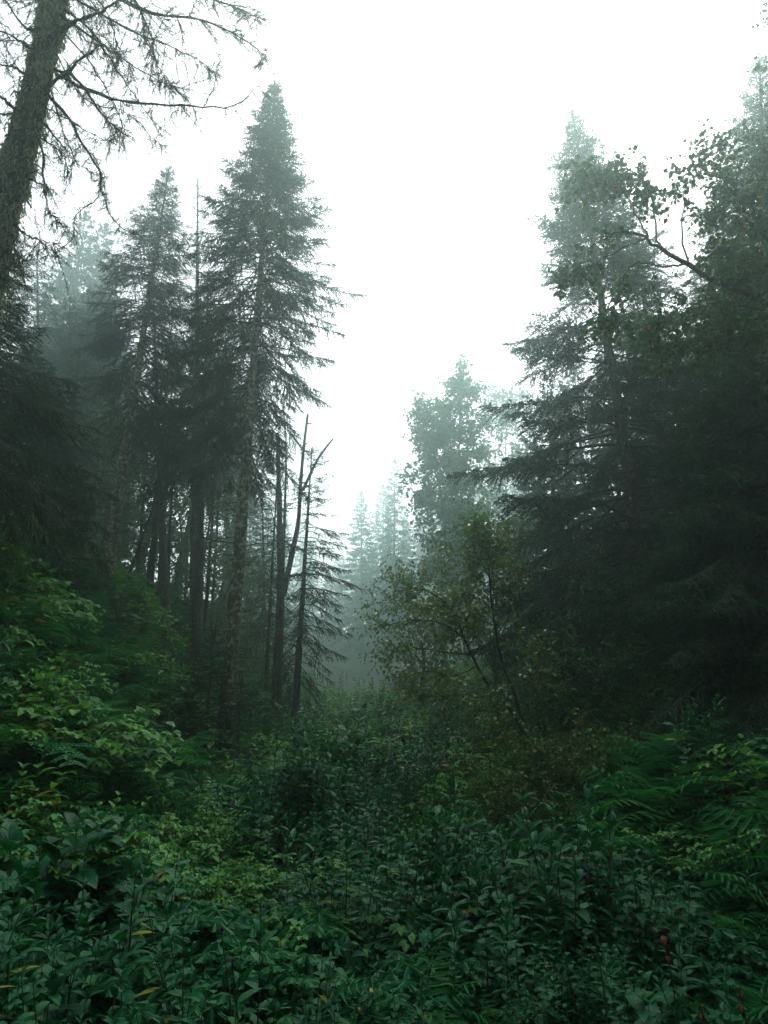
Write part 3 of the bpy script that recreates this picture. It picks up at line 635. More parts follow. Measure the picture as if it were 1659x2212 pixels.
# ------------------------------------------------------------------ leaning saplings
def sap_extra(list_):
    def f(mbl, mbf, base, rg):
        for pl, r, Y, dy, ns in list_:
            pts = resample([at(px, py, Y + dy * j / (len(pl) - 1)) for j, (px, py) in enumerate(pl)], 16) - base
            grow_branch(mbl, mbf, pts, r * .9, rg, int(ns * 1.25), .46, 8, .072, .026, start=.1, hang=.15, sides=6, spread=.8)
    return f
Ys = 10.0
b1 = foot(1158, Ys); b2 = foot(1146, Ys - .25)
broadleaf('young tree leaning over the path on a thin dark stem, yellowing leaves', b1, at(985, 1330, Ys), .6, .75, 6, 81, r0=.030, mat=M_ALDER, ll=.072, lw=.026, nsub=12, sublen=.4, nleaf=8, name='leaning_sapling',
          bend=[b1, at(1120, 1560, Ys), at(1055, 1480, Ys), at(1012, 1400, Ys), at(985, 1330, Ys)], extra=sap_extra([
    ([(985, 1335), (960, 1300), (920, 1275), (870, 1262), (862, 1240)], .012, Ys, -.3, 26), ([(1000, 1375), (950, 1345), (890, 1340), (840, 1350), (802, 1358)], .012, Ys, .3, 30),
    ([(1020, 1415), (970, 1410), (900, 1400), (850, 1410), (822, 1420)], .010, Ys, .1, 24), ([(1030, 1440), (980, 1460), (920, 1450), (860, 1475)], .010, Ys, .4, 26),
    ([(1055, 1480), (1000, 1500), (940, 1505), (880, 1500)], .009, Ys, -.3, 22), ([(985, 1330), (1000, 1290), (1020, 1250), (1010, 1200)], .010, Ys, .2, 22), ([(990, 1345), (940, 1320), (900, 1310)], .008, Ys, .6, 20)]))
broadleaf('upright sapling beside the leaning young tree, green leafy top', b2, at(1050, 1165, Ys), .7, .62, 9, 82, r0=.028, mat=M_ALDER, ll=.072, lw=.026, nsub=14, sublen=.42, nleaf=8, name='leaning_sapling',
          bend=[b2, at(1120, 1530, Ys - .2), at(1085, 1430, Ys), at(1064, 1320, Ys), at(1056, 1230, Ys), at(1040, 1165, Ys)], extra=sap_extra([
    ([(1060, 1250), (1030, 1200), (1020, 1160), (1030, 1140)], .009, Ys, .1, 26), ([(1062, 1300), (1090, 1260), (1110, 1220)], .009, Ys, .2, 22), ([(1064, 1320), (1030, 1290), (1000, 1290)], .008, Ys, .3, 20),
    ([(1075, 1390), (1110, 1370), (1150, 1390), (1170, 1420)], .009, Ys, .3, 24), ([(1095, 1450), (1140, 1470), (1190, 1490)], .009, Ys, .2, 22), ([(1100, 1480), (1060, 1500), (1030, 1530)], .008, Ys, -.2, 20)]))

# ------------------------------------------------------------------ misty broadleaf trees at the end of the clearing
broadleaf('tall misty aspen with rounded open top at the end of the clearing', foot(1008, 44), at(994, 826, 44.5), 2.6, .30, 76, 91, r0=.24, mat=M_FAR, nsub=14, sublen=1.4, nleaf=11, ll=.24, lw=.10, name='aspen_tree', prof=lambda s: .45 + .55 * math.sin(pi * min(1, s * .9 + .05)), clump=.15)
broadleaf('misty aspen with drooping dense foliage, shorter neighbour at the end of the clearing', foot(968, 40), at(936, 870, 41), 2.2, .16, 90, 92, r0=.20, mat=M_FAR, nsub=14, sublen=1.3, nleaf=11, ll=.22, lw=.09, name='aspen_tree', e0=(5, 50), hang=.5, clump=.15)
broadleaf('faint far aspen glimpsed past the tips of the layered spruce', foot(1110, 66), at(1092, 846, 66), 5, .3, 44, 93, r0=.24, mat=M_FAR, nsub=12, sublen=2.3, nleaf=11, ll=.33, lw=.13, name='aspen_tree')
broadleaf('pale leafy tree low behind the leaning saplings', foot(1090, 20), at(1040, 1150, 20), 2.6, .15, 44, 94, r0=.12, mat=M_FAR, nsub=12, sublen=.9, nleaf=10, ll=.10, lw=.04)
broadleaf('pale bushy tree where the clearing fades into mist', foot(905, 23), at(890, 1255, 23), 2.2, .08, 44, 95, r0=.10, mat=M_FAR, nsub=12, sublen=.8, nleaf=10, ll=.10, lw=.04)

# ------------------------------------------------------------------ trunks standing in the wood on the bank
trunks = [  # base column, Y, lean dx px, top py, radius, label
    (92, 20, 40, 760, .15, 'dark trunk slanting behind the drooping boughs on the bank'),
    (140, 23, 12, 800, .11, 'thin straight trunk behind the leaning lichen-flecked spruce'),
    (232, 21, 90, 860, .08, 'thin strongly slanting stem just past the leaning lichen-flecked spruce'),
    (272, 24, 30, 800, .09, 'slim dark stem between slanting stem and trunk pair'),
    (303, 20.5, 34, 700, .16, 'thick front trunk of the close pair in the wood'),
    (326, 22, 26, 720, .15, 'second trunk of the close pair in the wood'),
    (346, 24, 18, 740, .10, 'thin trunk standing just behind the close trunk pair'),
    (402, 24, 52, 800, .09, 'slanting thin stem between trunk pair and lichened trunk'),
    (432, 22, 26, 760, .10, 'dark straight stem nearer the lichened trunk'),
    (447, 25, 22, 760, .09, 'greyer straight stem close by the lichened trunk'),
    (385, 29, 20, 820, .10, 'faint far stem in the misty gap of the wood'),
]
for i, (px, Y, dx, tp, r, lab) in enumerate(trunks):
    b = foot(px, Y)
    spruce(lab, b, at(px + dx * 2.0, tp, Y + .4), 1.4 if r > .12 else 1.0, .55, 55, 100 + i, r0=r * .68, e_top=30, e_bot=-20, spacing=.13, step=.03, nl=.07, nw=.010, bare=(26, .15), bare_L=(.4, 1.5), hang=.5, bark=M_BARKDARK, name='spruce_tree')

# ------------------------------------------------------------------ copies further back
def protos():
    out = []
    z = np.array([0, 0, 0.0])
    return out
far_s = [spruce('misty pointed spruce, nearest spire beyond the end of the clearing', foot(782, 96), at(780, 1060, 96), 5.6, .06, 260, 201, e_top=40, e_bot=-12, spacing=.22, step=.045, nl=.20, nw=.045),
         spruce('slim misty spruce, tallest spire beyond the end of the clearing', foot(850, 84), at(853, 988, 84), 4.4, .06, 260, 202, e_top=30, e_bot=-18, spacing=.22, step=.045, nl=.20, nw=.045),
         spruce('faint bushy spruce between the two misty spires', foot(826, 112), at(828, 1045, 112), 6.3, .06, 240, 203, e_top=40, e_bot=-5, spacing=.24, step=.05, nl=.22, nw=.05)]
far_s += [spruce('bare-stemmed spruce standing in mist deep in the bank wood', foot(130, 27), at(150, 640, 27), 2.3, .48, 150, 204, r0=.17, e_top=35, e_bot=-15, spacing=.15, step=.034, nl=.09, nw=.014, bare=(40, .1), bare_L=(.6, 1.8), bark=M_BARKDARK)]
rgf = np.random.default_rng(300)
Hs = [float(np.linalg.norm(np.array(o.children[0].bound_box[6]) - np.array(o.children[0].bound_box[0]))) for o in far_s]
def far_copy(px, Y, py_top, label, group, kind=None):
    k = int(rgf.integers(0, 3)) if kind is None else kind
    b = foot(px, Y); h = at(px, py_top, Y)[2] - b[2]
    return copy_thing(far_s[k], b, label, group, rz=float(rgf.uniform(0, 6.28)), scale=float(h / Hs[k]))
# far wall of the valley
for px, Y, pt in ((700, 122, 1190), (735, 122, 1165), (765, 128, 1150), (805, 130, 1140), (880, 112, 1060), (915, 120, 1030), (660, 122, 1150), (640, 122, 1100), (845, 140, 1120), (940, 134, 1000), (985, 109, 950), (1045, 116, 960), (1090, 105, 930), (1150, 116, 900),
                  (600, 84, 1080), (560, 90, 1040), (520, 80, 1000), (1010, 140, 1010), (720, 140, 1170), (780, 140, 1160), (880, 140, 1100), (660, 140, 1120), (590, 134, 1060)):
    far_copy(px, Y, pt, 'grey spruce dissolving in the mist of the far valley', 'spruces in the mist of the far valley')
for px, Y, pt in ((40, 57, 330), (110, 63, 350), (75, 50, 560), (20, 46, 470), (150, 54, 640), (190, 63, 620)):
    far_copy(px, Y, pt, 'pale spruce fading in mist behind the nearest mossy trunk', 'pale spruces behind the nearest trunk')
for px, Y, pt in ((160, 30, 745), (60, 30, 715), (215, 30, 760), (260, 36, 820), (350, 38, 800), (460, 37, 860), (500, 36, 900), (10, 26, 690), (-60, 28, 600), (540, 40, 960)):
    far_copy(px, Y, pt, 'hazy spruce deep in the wood on the fern bank', 'hazy spruces deep in the bank wood', 3)
for px, Y, pt in ((1220, 26, 700), (1300, 30, 620), (1380, 24, 640), (1440, 28, 560), (1500, 23, 640), (1540, 27, 700), (1590, 22, 560), (1640, 26, 480), (1700, 22, 460), (1180, 33, 820), (1260, 38, 760), (1350, 36, 700), (1480, 35, 720), (1760, 18, 400), (1820, 24, 380), (1580, 34, 600)):
    far_copy(px, Y, pt, 'hazy spruce in the dark wood behind the layered spruce', 'hazy spruces behind the layered spruce')

# understorey broadleaf shrubs
sh = [broadleaf('leafy shrub in shade below the layered spruce, closest to the leaning saplings', foot(1245, 10.5), foot(1235, 10.5) + np.array([0, 0, 1.7]), 1.0, .05, 34, 401, r0=.03, mat=M_UNDER, nsub=9, sublen=.5, nleaf=9, ll=.068, lw=.026, name='leafy_shrub', cat='shrub', e0=(25, 75)),
      broadleaf('tall thin shrub in shade behind the leaning saplings', foot(1320, 12), foot(1300, 12) + np.array([0, 0, 3.0]), 1.2, .08, 38, 402, r0=.035, mat=M_UNDER, nsub=9, sublen=.5, nleaf=9, ll=.068, lw=.026, name='leafy_shrub', cat='shrub', e0=(15, 70)),
      broadleaf('low spreading shrub with rusty leaves at the foot of the leaning saplings', foot(1190, 8.2), foot(1170, 8.2) + np.array([0, 0, 1.0]), 1.15, .03, 26, 403, r0=.016, mat=M_RUSTY, nsub=7, sublen=.4, nleaf=9, ll=.055, lw=.021, name='leafy_shrub', cat='shrub', e0=(10, 60))]
for px, Y, k, s in ((1400, 10.2, 0, .6), (1560, 9.6, 0, .65), (1640, 9.2, 1, .5), (1530, 11, 1, .6), (1440, 12.5, 1, .6), (1620, 11.5, 1, .7), (1700, 8.6, 0, .6), (1280, 14, 1, .8), (1370, 16, 1, .8), (1200, 14, 0, .9), (1160, 17, 1, .9), (1480, 18, 1, 1.1), (1560, 16, 1, .9), (1480, 10.4, 2, .95), (1600, 10.0, 2, .95), (1380, 10.6, 2, .9)):
    copy_thing(sh[k], foot(px, Y), 'dim leafy shrub in the deep shade under the layered spruce', 'shrubs in the shade under the layered spruce', rz=px * 1.7, scale=s)
for px, Y, k, s in ((1085, 8.0, 2, .7), (1130, 7.4, 2, .6), (1040, 10.0, 2, .75), (1210, 7.8, 2, .7), (1000, 13.5, 0, .5), (960, 16, 0, .65), (1090, 13, 0, .7), (1170, 8.6, 2, .75), (1250, 8.9, 2, .8), (1300, 9.4, 2, .7)):
    copy_thing(sh[k], foot(px, Y), 'rusty-leaved shrub crowding the feet of the leaning saplings', 'shrubs around the leaning saplings', rz=px * 1.7, scale=s)
lt = [broadleaf('pale green understorey tree between trunks of the bank wood, with rounded crown', foot(290, 25), foot(280, 25) + np.array([0, 0, 7.0]), 2.2, .15, 44, 411, r0=.07, mat=M_FAR, nsub=10, sublen=.8, nleaf=9, ll=.11, lw=.045, name='broadleaf_tree', e0=(0, 60))]
for px, Y, s in ((170, 26, 1.0), (225, 29, 1.1), (350, 27, 1.0), (400, 31, 1.1), (460, 27, .9), (500, 23, .7), (540, 25, .7), (120, 24, .9), (550, 33, .9), (310, 33, 1.2), (430, 24, .6), (190, 22, .6)):
    copy_thing(lt[0], foot(px, Y), 'soft green understorey tree filling gaps of the bank wood', 'understorey trees in the bank wood', rz=px * 2.3, scale=s)
# young spruces on the bank
ys = spruce('small young spruce growing at the foot of the lichened trunk', foot(452, 13.6), foot(452, 13.6) + np.array([0, 0, 2.3]), .85, .05, 90, 421, r0=.03, e_top=40, e_bot=0, spacing=.08, step=.018, nl=.04, name='young_spruce')
for px, Y, s, lab in ((520, 13.2, .75, 'young spruce just past the lichened trunk, path side'), (345, 15.5, .55, 'young spruce in front of the close trunk pair'), (180, 16, .7, 'young spruce at the foot of the leaning lichen-flecked spruce'), (280, 17, .6, 'young spruce under the slanting stem on the bank'),
                      (80, 12.5, 1.2, 'young dark spruce on the bank under the drooping boughs'), (590, 15.5, .6, 'young spruce in front of the forked snag'), (410, 16.5, .6, 'young spruce behind the lichened trunk'), (240, 14, .7, 'stunted young spruce amid ferns on the open bank')):
    copy_thing(ys, foot(px, Y), lab, None, rz=px, scale=s)

# ------------------------------------------------------------------ undergrowth plants
def curved_leaf(mb, p, d, up, L, W, droop, rg, nseg=6, m=0, serr=0.0, outline=None, fold=0.22):
    """one leaf blade as a strip of 2 x nseg quads that arches over; along/across attributes for the veins"""
    u = np.linspace(0, 1, nseg + 1); d = nrm(d); s = nrm(np.cross(d, up)); n = np.cross(s, d)
    ang = -droop * u * 1.6
    ctr = np.zeros((nseg + 1, 3)); ctr[0] = p; step = L / nseg
    dirs = d[None] * np.cos(ang)[:, None] + n[None] * np.sin(ang)[:, None]
    nn = n[None] * np.cos(ang)[:, None] - d[None] * np.sin(ang)[:, None]
    for i in range(nseg): ctr[i + 1] = ctr[i] + dirs[i] * step
    wd = (outline(u) if outline else np.sin(pi * np.clip(u, 0, 1) ** 0.75) ** 0.85) * W
    if serr: wd = wd * (1 + serr * np.where(np.arange(nseg + 1) % 2 == 0, 1, -1))
    tw = rg.normal(0, 0.12)
    Lf = ctr + s * wd[:, None] + nn * (wd * (fold + tw))[:, None]; Rt = ctr - s * wd[:, None] + nn * (wd * (fold - tw))[:, None]
    V = np.stack([Lf, ctr, Rt], 1).reshape(-1, 3)
    A = np.stack([np.repeat(u, 3), np.tile([1.0, 0.0, -1.0], nseg + 1)], -1)
    i = np.arange(nseg) * 3
    Q = np.concatenate([np.stack([i, i + 3, i + 4, i + 1], -1), np.stack([i + 1, i + 4, i + 5, i + 2], -1)])
    mb.add(V, Q, mq=m, A=A)

def frond_mb(L, seed, e0=70, e1=-35, width=0.25, npin=15, fine=True):
    rg = np.random.default_rng(seed); K = npin + 2; u = np.linspace(0, 1, K)
    el = np.radians(e0 + (e1 - e0) * u ** 1.15); az = np.cumsum(rg.normal(0, .035, K))
    seg = np.stack([np.cos(el) * np.cos(az), np.cos(el) * np.sin(az), np.sin(el)], -1) * L / K
    P = np.concatenate([np.zeros((1, 3)), np.cumsum(seg, 0)[:-1]])
    mb = MB(); V, Q = tubes(P, (0.0035 * (1 - .8 * u))[None], 3); mb.add(V, Q, mq=1)
    tan = nrm(np.gradient(P, axis=0)); side0 = nrm(np.cross(tan, np.array([0, 0, 1.0]) + rg.normal(0, .1, 3))); upv = np.cross(side0, tan)
    PB, PD, PL, PU, PT = [], [], [], [], []
    for i in range(3, K - 1):
        x = (i - 2) / (K - 2); pl = width * (np.sin(pi * min(1, x * 1.25 + .12)) if x < .31 else (1 - x) / .69 * 0.98 + .04) * L / .7
        for sg in (1, -1):
            dd = nrm(side0[i] * sg + tan[i] * .35 + upv[i] * rg.normal(.05, .12)); PB.append(P[i]); PD.append(dd); PL.append(pl * rg.uniform(.88, 1.1)); PU.append(upv[i]); PT.append(tan[i])
    PB, PD, PL, PU, PT = map(np.array, (PB, PD, PL, PU, PT)); n = len(PB)
    if not fine:
        # leaflets as single tapering blades with open gaps between them
        E = PB + PD * PL[:, None] - PU * (PL * .18)[:, None]; D = nrm(E - PB)
        leaves(mb, PB, D, PU, PL * 1.02, np.clip(PL * .075, .006, .016), fold=.35)
        return mb
    q = 7; v = (np.arange(q) + .3) / q
    base = PB[:, None] + PD[:, None] * (PL[:, None] * v[None])[..., None] - PU[:, None] * (PL[:, None] * .18 * v[None] ** 2)[..., None]
    for sg in (1, -1):
        D = nrm(PT * .9 * sg + PD * .55)[:, None] + rg.normal(0, .08, (n, q, 3)); D = nrm(D).reshape(-1, 3)
        ll = (PL[:, None] * .19 * (1.08 - v[None]) + .005).reshape(-1); B = base.reshape(-1, 3)
        Wv = np.repeat(PD, q, 0)
        tris_blades(mb, B, D, Wv, ll, np.minimum(PL.repeat(q) * .070, ll * .5) + .002)
    # tip and pinna axes
    E = PB + PD * PL[:, None] - PU * (PL * .18)[:, None]
    tris_blades(mb, PB, nrm(E - PB), PT, PL * 1.03, PL * .035)
    return mb

F_ME = [frond_mb(.78, 501, 72, -30).mesh('frond', [M_FERN, M_STEM]), frond_mb(.70, 502, 55, -45).mesh('frond', [M_FERN, M_STEM]), frond_mb(.86, 503, 78, -10).mesh('frond', [M_FERN, M_STEM]), frond_mb(.66, 504, 40, -38).mesh('frond', [M_FERN, M_STEM])]
F_RUST = frond_mb(.70, 505, 55, -40, npin=14, fine=False).mesh('frond', [M_FERN_RUST, M_STEM])

def fern_layout(seed, n=8):
    rg = np.random.default_rng(seed)
    return [(int(rg.integers(0, 4)), i * 2 * pi / n + rg.uniform(-.3, .3), rg.uniform(-.25, .2), rg.uniform(.75, 1.15)) for i in range(n)]
def mat_of(az, tilt, s):
    cz, sz = cos(az), sin(az); ct, st = cos(tilt), sin(tilt)
    return np.array([[cz, -sz, 0], [sz, cz, 0], [0, 0, 1]]) @ np.array([[ct, 0, st], [0, 1, 0], [-st, 0, ct]]) * s
def fern_joined(seed, n=8):
    """the same fronds in one mesh, for the mass of ferns"""
    mb = MB(); rg = np.random.default_rng(seed)
    for k, az, tl, s in fern_layout(seed, n):
        e = [(72, -30, .78), (55, -45, .70), (78, -10, .86), (40, -38, .66)][k]
        f = frond_mb(e[2], 501 + k, e[0], e[1], npin=14, fine=False); R = mat_of(az, tl, s)
        for V, A in zip(f.V, f.A): pass
        off = mb.n
        mb.V += [v @ R.T.astype(np.float32) for v in f.V]; mb.A += f.A; mb.n += f.n
        mb.Q += [(q + off, m) for q, m in f.Q]
    return mb

LANCE = lambda u: np.sin(pi * np.clip(u, 0, 1) ** .72) ** .9
OVATE = lambda u: np.sin(pi * np.clip(u, 0, 1) ** .55) ** .9
def tall_herb(seed, H=.95, nw=8, L=.15, W=.030, droop=.5, outline=LANCE, whorl=2, e=25, stems=1, serr=.06, alternate=False):
    rg = np.random.default_rng(seed); mb = MB()
    for s_ in range(stems):
        b = rg.normal(0, .07, 3) * (stems > 1); b[2] = 0; hh = H * rg.uniform(.75, 1.1); ln = rg.normal(0, .10, 2); K = 9; t = np.linspace(0, 1, K)
        P = b + np.stack([ln[0] * t ** 1.5 * hh, ln[1] * t ** 1.5 * hh, t * hh], -1); V, Q = tubes(P, (.0055 * (1 - .6 * t))[None], 5); mb.add(V, Q, mq=1)
        a = rg.uniform(0, 6.28)
        for i in range(nw):
            x = .22 + .78 * (i + rg.uniform(-.2, .2)) / (nw - 1); x = min(1, max(.1, x)); p = b + np.array([ln[0] * x ** 1.5 * hh, ln[1] * x ** 1.5 * hh, x * hh]); a += pi / 2 if not alternate else 2.4
            sz = (.55 + .55 * math.sin(pi * min(1, x * .75 + .1))) * (1.0 if x < .9 else .7)
            for k in range(whorl):
                aa = a + k * 2 * pi / whorl + rg.uniform(-.25, .25); el = radians(e + 25 * (x > .85) + rg.uniform(-15, 15))
                d = np.array([cos(aa) * cos(el), sin(aa) * cos(el), sin(el)])
                curved_leaf(mb, p, d, np.array([0, 0, 1.0]), L * sz * rg.uniform(.8, 1.2), W * sz * rg.uniform(.85, 1.15), droop * rg.uniform(.5, 1.4), rg, serr=serr, outline=outline)
    return mb
def lobed_herb(seed, n=6, R=.17, H=.5):
    rg = np.random.default_rng(seed); mb = MB()
    for i in range(n):
        a = i * 2.4 + rg.uniform(-.3, .3); hh = H * rg.uniform(.55, 1.15); out = rg.uniform(.08, .28)
        top = np.array([cos(a) * out, sin(a) * out, hh]); P = resample([np.zeros(3), top * np.array([.35, .35, .6]), top], 6); V, Q = tubes(P, np.linspace(.005, .003, 6)[None], 4); mb.add(V, Q, mq=1)
        r_ = R * rg.uniform(.7, 1.15); M = 56; th = np.linspace(-pi * .93, pi * .93, M)
        lob = .60 + .32 * np.cos(th * 2.5 * 1.0 * 2) * (1 - .25 * np.abs(th) / pi) ; lob = lob * (1 - .28 * np.abs(th) / pi) * (1 + .07 * np.where(np.arange(M) % 2 == 0, 1, -1)) + .06
        tilt = rg.uniform(-.2, .5); el = -tilt
        fw = np.array([cos(a) * cos(el), sin(a) * cos(el), sin(el)]); sd_ = np.array([-sin(a), cos(a), 0]); nn = np.cross(fw, sd_) * -1; nn = -nn if nn[2] < 0 else nn
        ring = []
        for fr in (.35, .7, 1.0):
            rr = lob * r_ * fr if fr == 1 else (lob * .35 + .65 * lob.mean()) * r_ * fr
            ring.append(top + (np.cos(th) * rr)[:, None] * fw + (np.sin(th) * rr)[:, None] * sd_ + nn * ((.10 * np.cos(th * 5) * fr - .30 * fr ** 2) * r_ + rg.normal(0, .004, M))[:, None])
        V = np.concatenate([top[None]] + ring); A = np.concatenate([[[0, 0]]] + [np.stack([np.full(M, fr), ((th * 5 / (2 * pi) * 2 + 1) % 2 - 1)], -1) for fr in (.35, .7, 1.0)])
        j = np.arange(M - 1); T = np.stack([np.zeros(M - 1, int), 1 + j, 2 + j], -1)
        Q = np.concatenate([np.stack([1 + k * M + j, 1 + (k + 1) * M + j, 2 + (k + 1) * M + j, 2 + k * M + j], -1) for k in (0, 1)])
        off = mb.n; mb.add(V, Q, T=None, A=A); mb.T.append((T + off, 0))
    return mb
def bramble(seed, n=5, L=.055, W=.02, H=.55):
    rg = np.random.default_rng(seed); mb = MB()
    for i in range(n):
        a = i * 2 * pi / n + rg.uniform(-.5, .5); hh = H * rg.uniform(.6, 1.2); out = rg.uniform(.2, .5)
        P = resample([np.zeros(3), [cos(a) * out * .3, sin(a) * out * .3, hh * .7], [cos(a) * out * .75, sin(a) * out * .75, hh], [cos(a) * out * 1.2, sin(a) * out * 1.2, hh * .85]], 14)
        V, Q = tubes(P, np.linspace(.004, .0015, 14)[None], 4); mb.add(V, Q, mq=1)
        for k in range(4, 14):
            b = rg.uniform(0, 6.28); el = rg.uniform(.1, .8); dd = np.array([cos(b) * cos(el), sin(b) * cos(el), sin(el)]); q = P[k] + dd * .04
            V, Q = tubes(np.stack([P[k], (P[k] + q) / 2, q]), np.full((1, 3), .0012), 3); mb.add(V, Q, mq=1)
            for o_ in (-1.0, 0, 1.0):
                c = b + o_; d = np.array([cos(c), sin(c), rg.uniform(-.4, .15)])
                curved_leaf(mb, q, d, np.array([0, 0, 1.0]), L * rg.uniform(.7, 1.3), W * rg.uniform(.8, 1.2), .35, rg, nseg=4, outline=OVATE)
    return mb
def grass_tuft(seed, n=26, H=.6):
    rg = np.random.default_rng(seed); mb = MB()
    for i in range(n):
        a = rg.uniform(0, 6.28); el = radians(rg.uniform(55, 85)); d = np.array([cos(a) * cos(el), sin(a) * cos(el), sin(el)])
        curved_leaf(mb, rg.normal(0, .03, 3) * [1, 1, 0], d, np.array([cos(a) * -.3, sin(a) * -.3, 1.0]), H * rg.uniform(.6, 1.2), .004, rg.uniform(.4, 1.1), rg, nseg=6, outline=lambda u: 1 - u ** 2, fold=.05)
    return mb
MH = [M_HERB, M_STEM]
def unlinked(name, me): return bpy.data.objects.new(name, me)
P_FERN = [fern_joined(520 + i, 7 + i % 3).mesh('fern', [M_FERN, M_STEM]) for i in range(4)]
P_TALL = [tall_herb(531, 1.0, 12, .115, .024).mesh('tall_herb', MH), tall_herb(532, .85, 11, .10, .025, .7).mesh('tall_herb', MH), tall_herb(533, .9, 12, .095, .020, .4, stems=2).mesh('tall_herb', MH), tall_herb(534, .75, 12, .11, .030, .6, outline=OVATE, alternate=True, whorl=2).mesh('tall_herb', MH)]
P_LOBE = [lobed_herb(541, 7, .13, .5).mesh('lobed_herb', MH), lobed_herb(542, 8, .11, .42).mesh('lobed_herb', MH), lobed_herb(543, 6, .15, .55).mesh('lobed_herb', MH)]
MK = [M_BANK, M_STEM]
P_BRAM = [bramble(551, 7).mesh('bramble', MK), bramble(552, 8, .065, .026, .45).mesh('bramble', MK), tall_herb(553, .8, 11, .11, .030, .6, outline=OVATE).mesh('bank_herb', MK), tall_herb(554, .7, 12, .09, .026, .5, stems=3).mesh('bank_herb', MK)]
P_GRASS = [grass_tuft(561).mesh('grass_tuft', [M_FERN, M_STEM]), grass_tuft(562, 34, .45).mesh('grass_tuft', [M_FERN, M_STEM])]
P_BIG = [tall_herb(571, .7, 6, .19, .055, .55, outline=OVATE, whorl=2).mesh('broad_herb', MH), tall_herb(572, .6, 6, .21, .050, .6, whorl=2).mesh('broad_herb', MH)]

def mass(name, label, protos_, pts, rz, scl, idx, tilt):
    """a countless mass of plants as one object of kind stuff"""
    col = bpy.data.collections.new(name + '_plants')
    for i, me in enumerate(protos_): col.objects.link(unlinked('%s_%02d' % (name, i), me))
    me = bpy.data.meshes.new(name); n = len(pts); me.vertices.add(n); me.vertices.foreach_set('co', np.asarray(pts, np.float32).ravel())
    rot = np.stack([tilt[:, 0], tilt[:, 1], rz], -1).astype(np.float32)
    a = me.attributes.new('rot', 'FLOAT_VECTOR', 'POINT'); a.data.foreach_set('vector', rot.ravel())
    a = me.attributes.new('size', 'FLOAT', 'POINT'); a.data.foreach_set('value', np.asarray(scl, np.float32))
    a = me.attributes.new('pick', 'INT', 'POINT'); a.data.foreach_set('value', np.asarray(idx, np.int32))
    o = bpy.data.objects.new(name, me); COL.objects.link(o); o['kind'] = 'stuff'; o['label'] = label
    ng = bpy.data.node_groups.new(name, 'GeometryNodeTree'); ng.interface.new_socket('Geometry', in_out='INPUT', socket_type='NodeSocketGeometry'); ng.interface.new_socket('Geometry', in_out='OUTPUT', socket_type='NodeSocketGeometry')
    N, Lk = ng.nodes, ng.links; gi = N.new('NodeGroupInput'); go = N.new('NodeGroupOutput'); ip = N.new('GeometryNodeInstanceOnPoints'); ci = N.new('GeometryNodeCollectionInfo')
    ci.inputs['Collection'].default_value = col; ci.inputs['Separate Children'].default_value = True; ci.inputs['Reset Children'].default_value = True
    def na(nm, ty):
        x = N.new('GeometryNodeInputNamedAttribute'); x.data_type = ty; x.inputs['Name'].default_value = nm; return [s for s in x.outputs if s.enabled and s.name == 'Attribute'][0]
    mp = N.new('GeometryNodeMeshToPoints'); Lk.new(gi.outputs[0], mp.inputs['Mesh'])
    Lk.new(mp.outputs[0], ip.inputs['Points']); Lk.new(ci.outputs[0], ip.inputs['Instance']); ip.inputs['Pick Instance'].default_value = True
    Lk.new(na('pick', 'INT'), ip.inputs['Instance Index']); e2r = N.new('FunctionNodeEulerToRotation'); Lk.new(na('rot', 'FLOAT_VECTOR'), e2r.inputs[0]); Lk.new(e2r.outputs[0], ip.inputs['Rotation']); Lk.new(na('size', 'FLOAT'), ip.inputs['Scale'])
    Lk.new(ip.outputs[0], go.inputs[0])
    md = o.modifiers.new('scatter', 'NODES'); md.node_group = ng
    return o

def scatter(n, seed, Y0, Y1, pxa, pxb, power=1.0):
    """plants spread over the ground seen between two image columns, thinning with distance"""
    rg = np.random.default_rng(seed); y = Y0 + (Y1 - Y0) * rg.uniform(0, 1, n) ** power
    x = ((pxa + (pxb - pxa) * rg.uniform(0, 1, n)) - 829.5) / FPX * (y * 0.96 + .3)
    return x, y, rg
def zone_fern(x, y):
    """share of ferns: the bank, and the hollow on the other side"""
    mid = -.055 * y
    bank = sstep(-.8, -2.2, x - mid) if False else np.clip((-(x - mid) - .9) / 1.2, 0, 1)
    hollow = np.exp(-((x - 2.5) / 1.6) ** 2 - ((y - 5.2) / 3.0) ** 2)
    return np.clip(bank * .58 * np.clip((y - 1.6) / 2, 0.3, 1) + hollow * .78, 0, 1)
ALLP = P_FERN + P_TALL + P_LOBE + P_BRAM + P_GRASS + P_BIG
NF, NT, NL, NB, NG, NBG = 4, 4, 3, 4, 2, 2
near_list = []
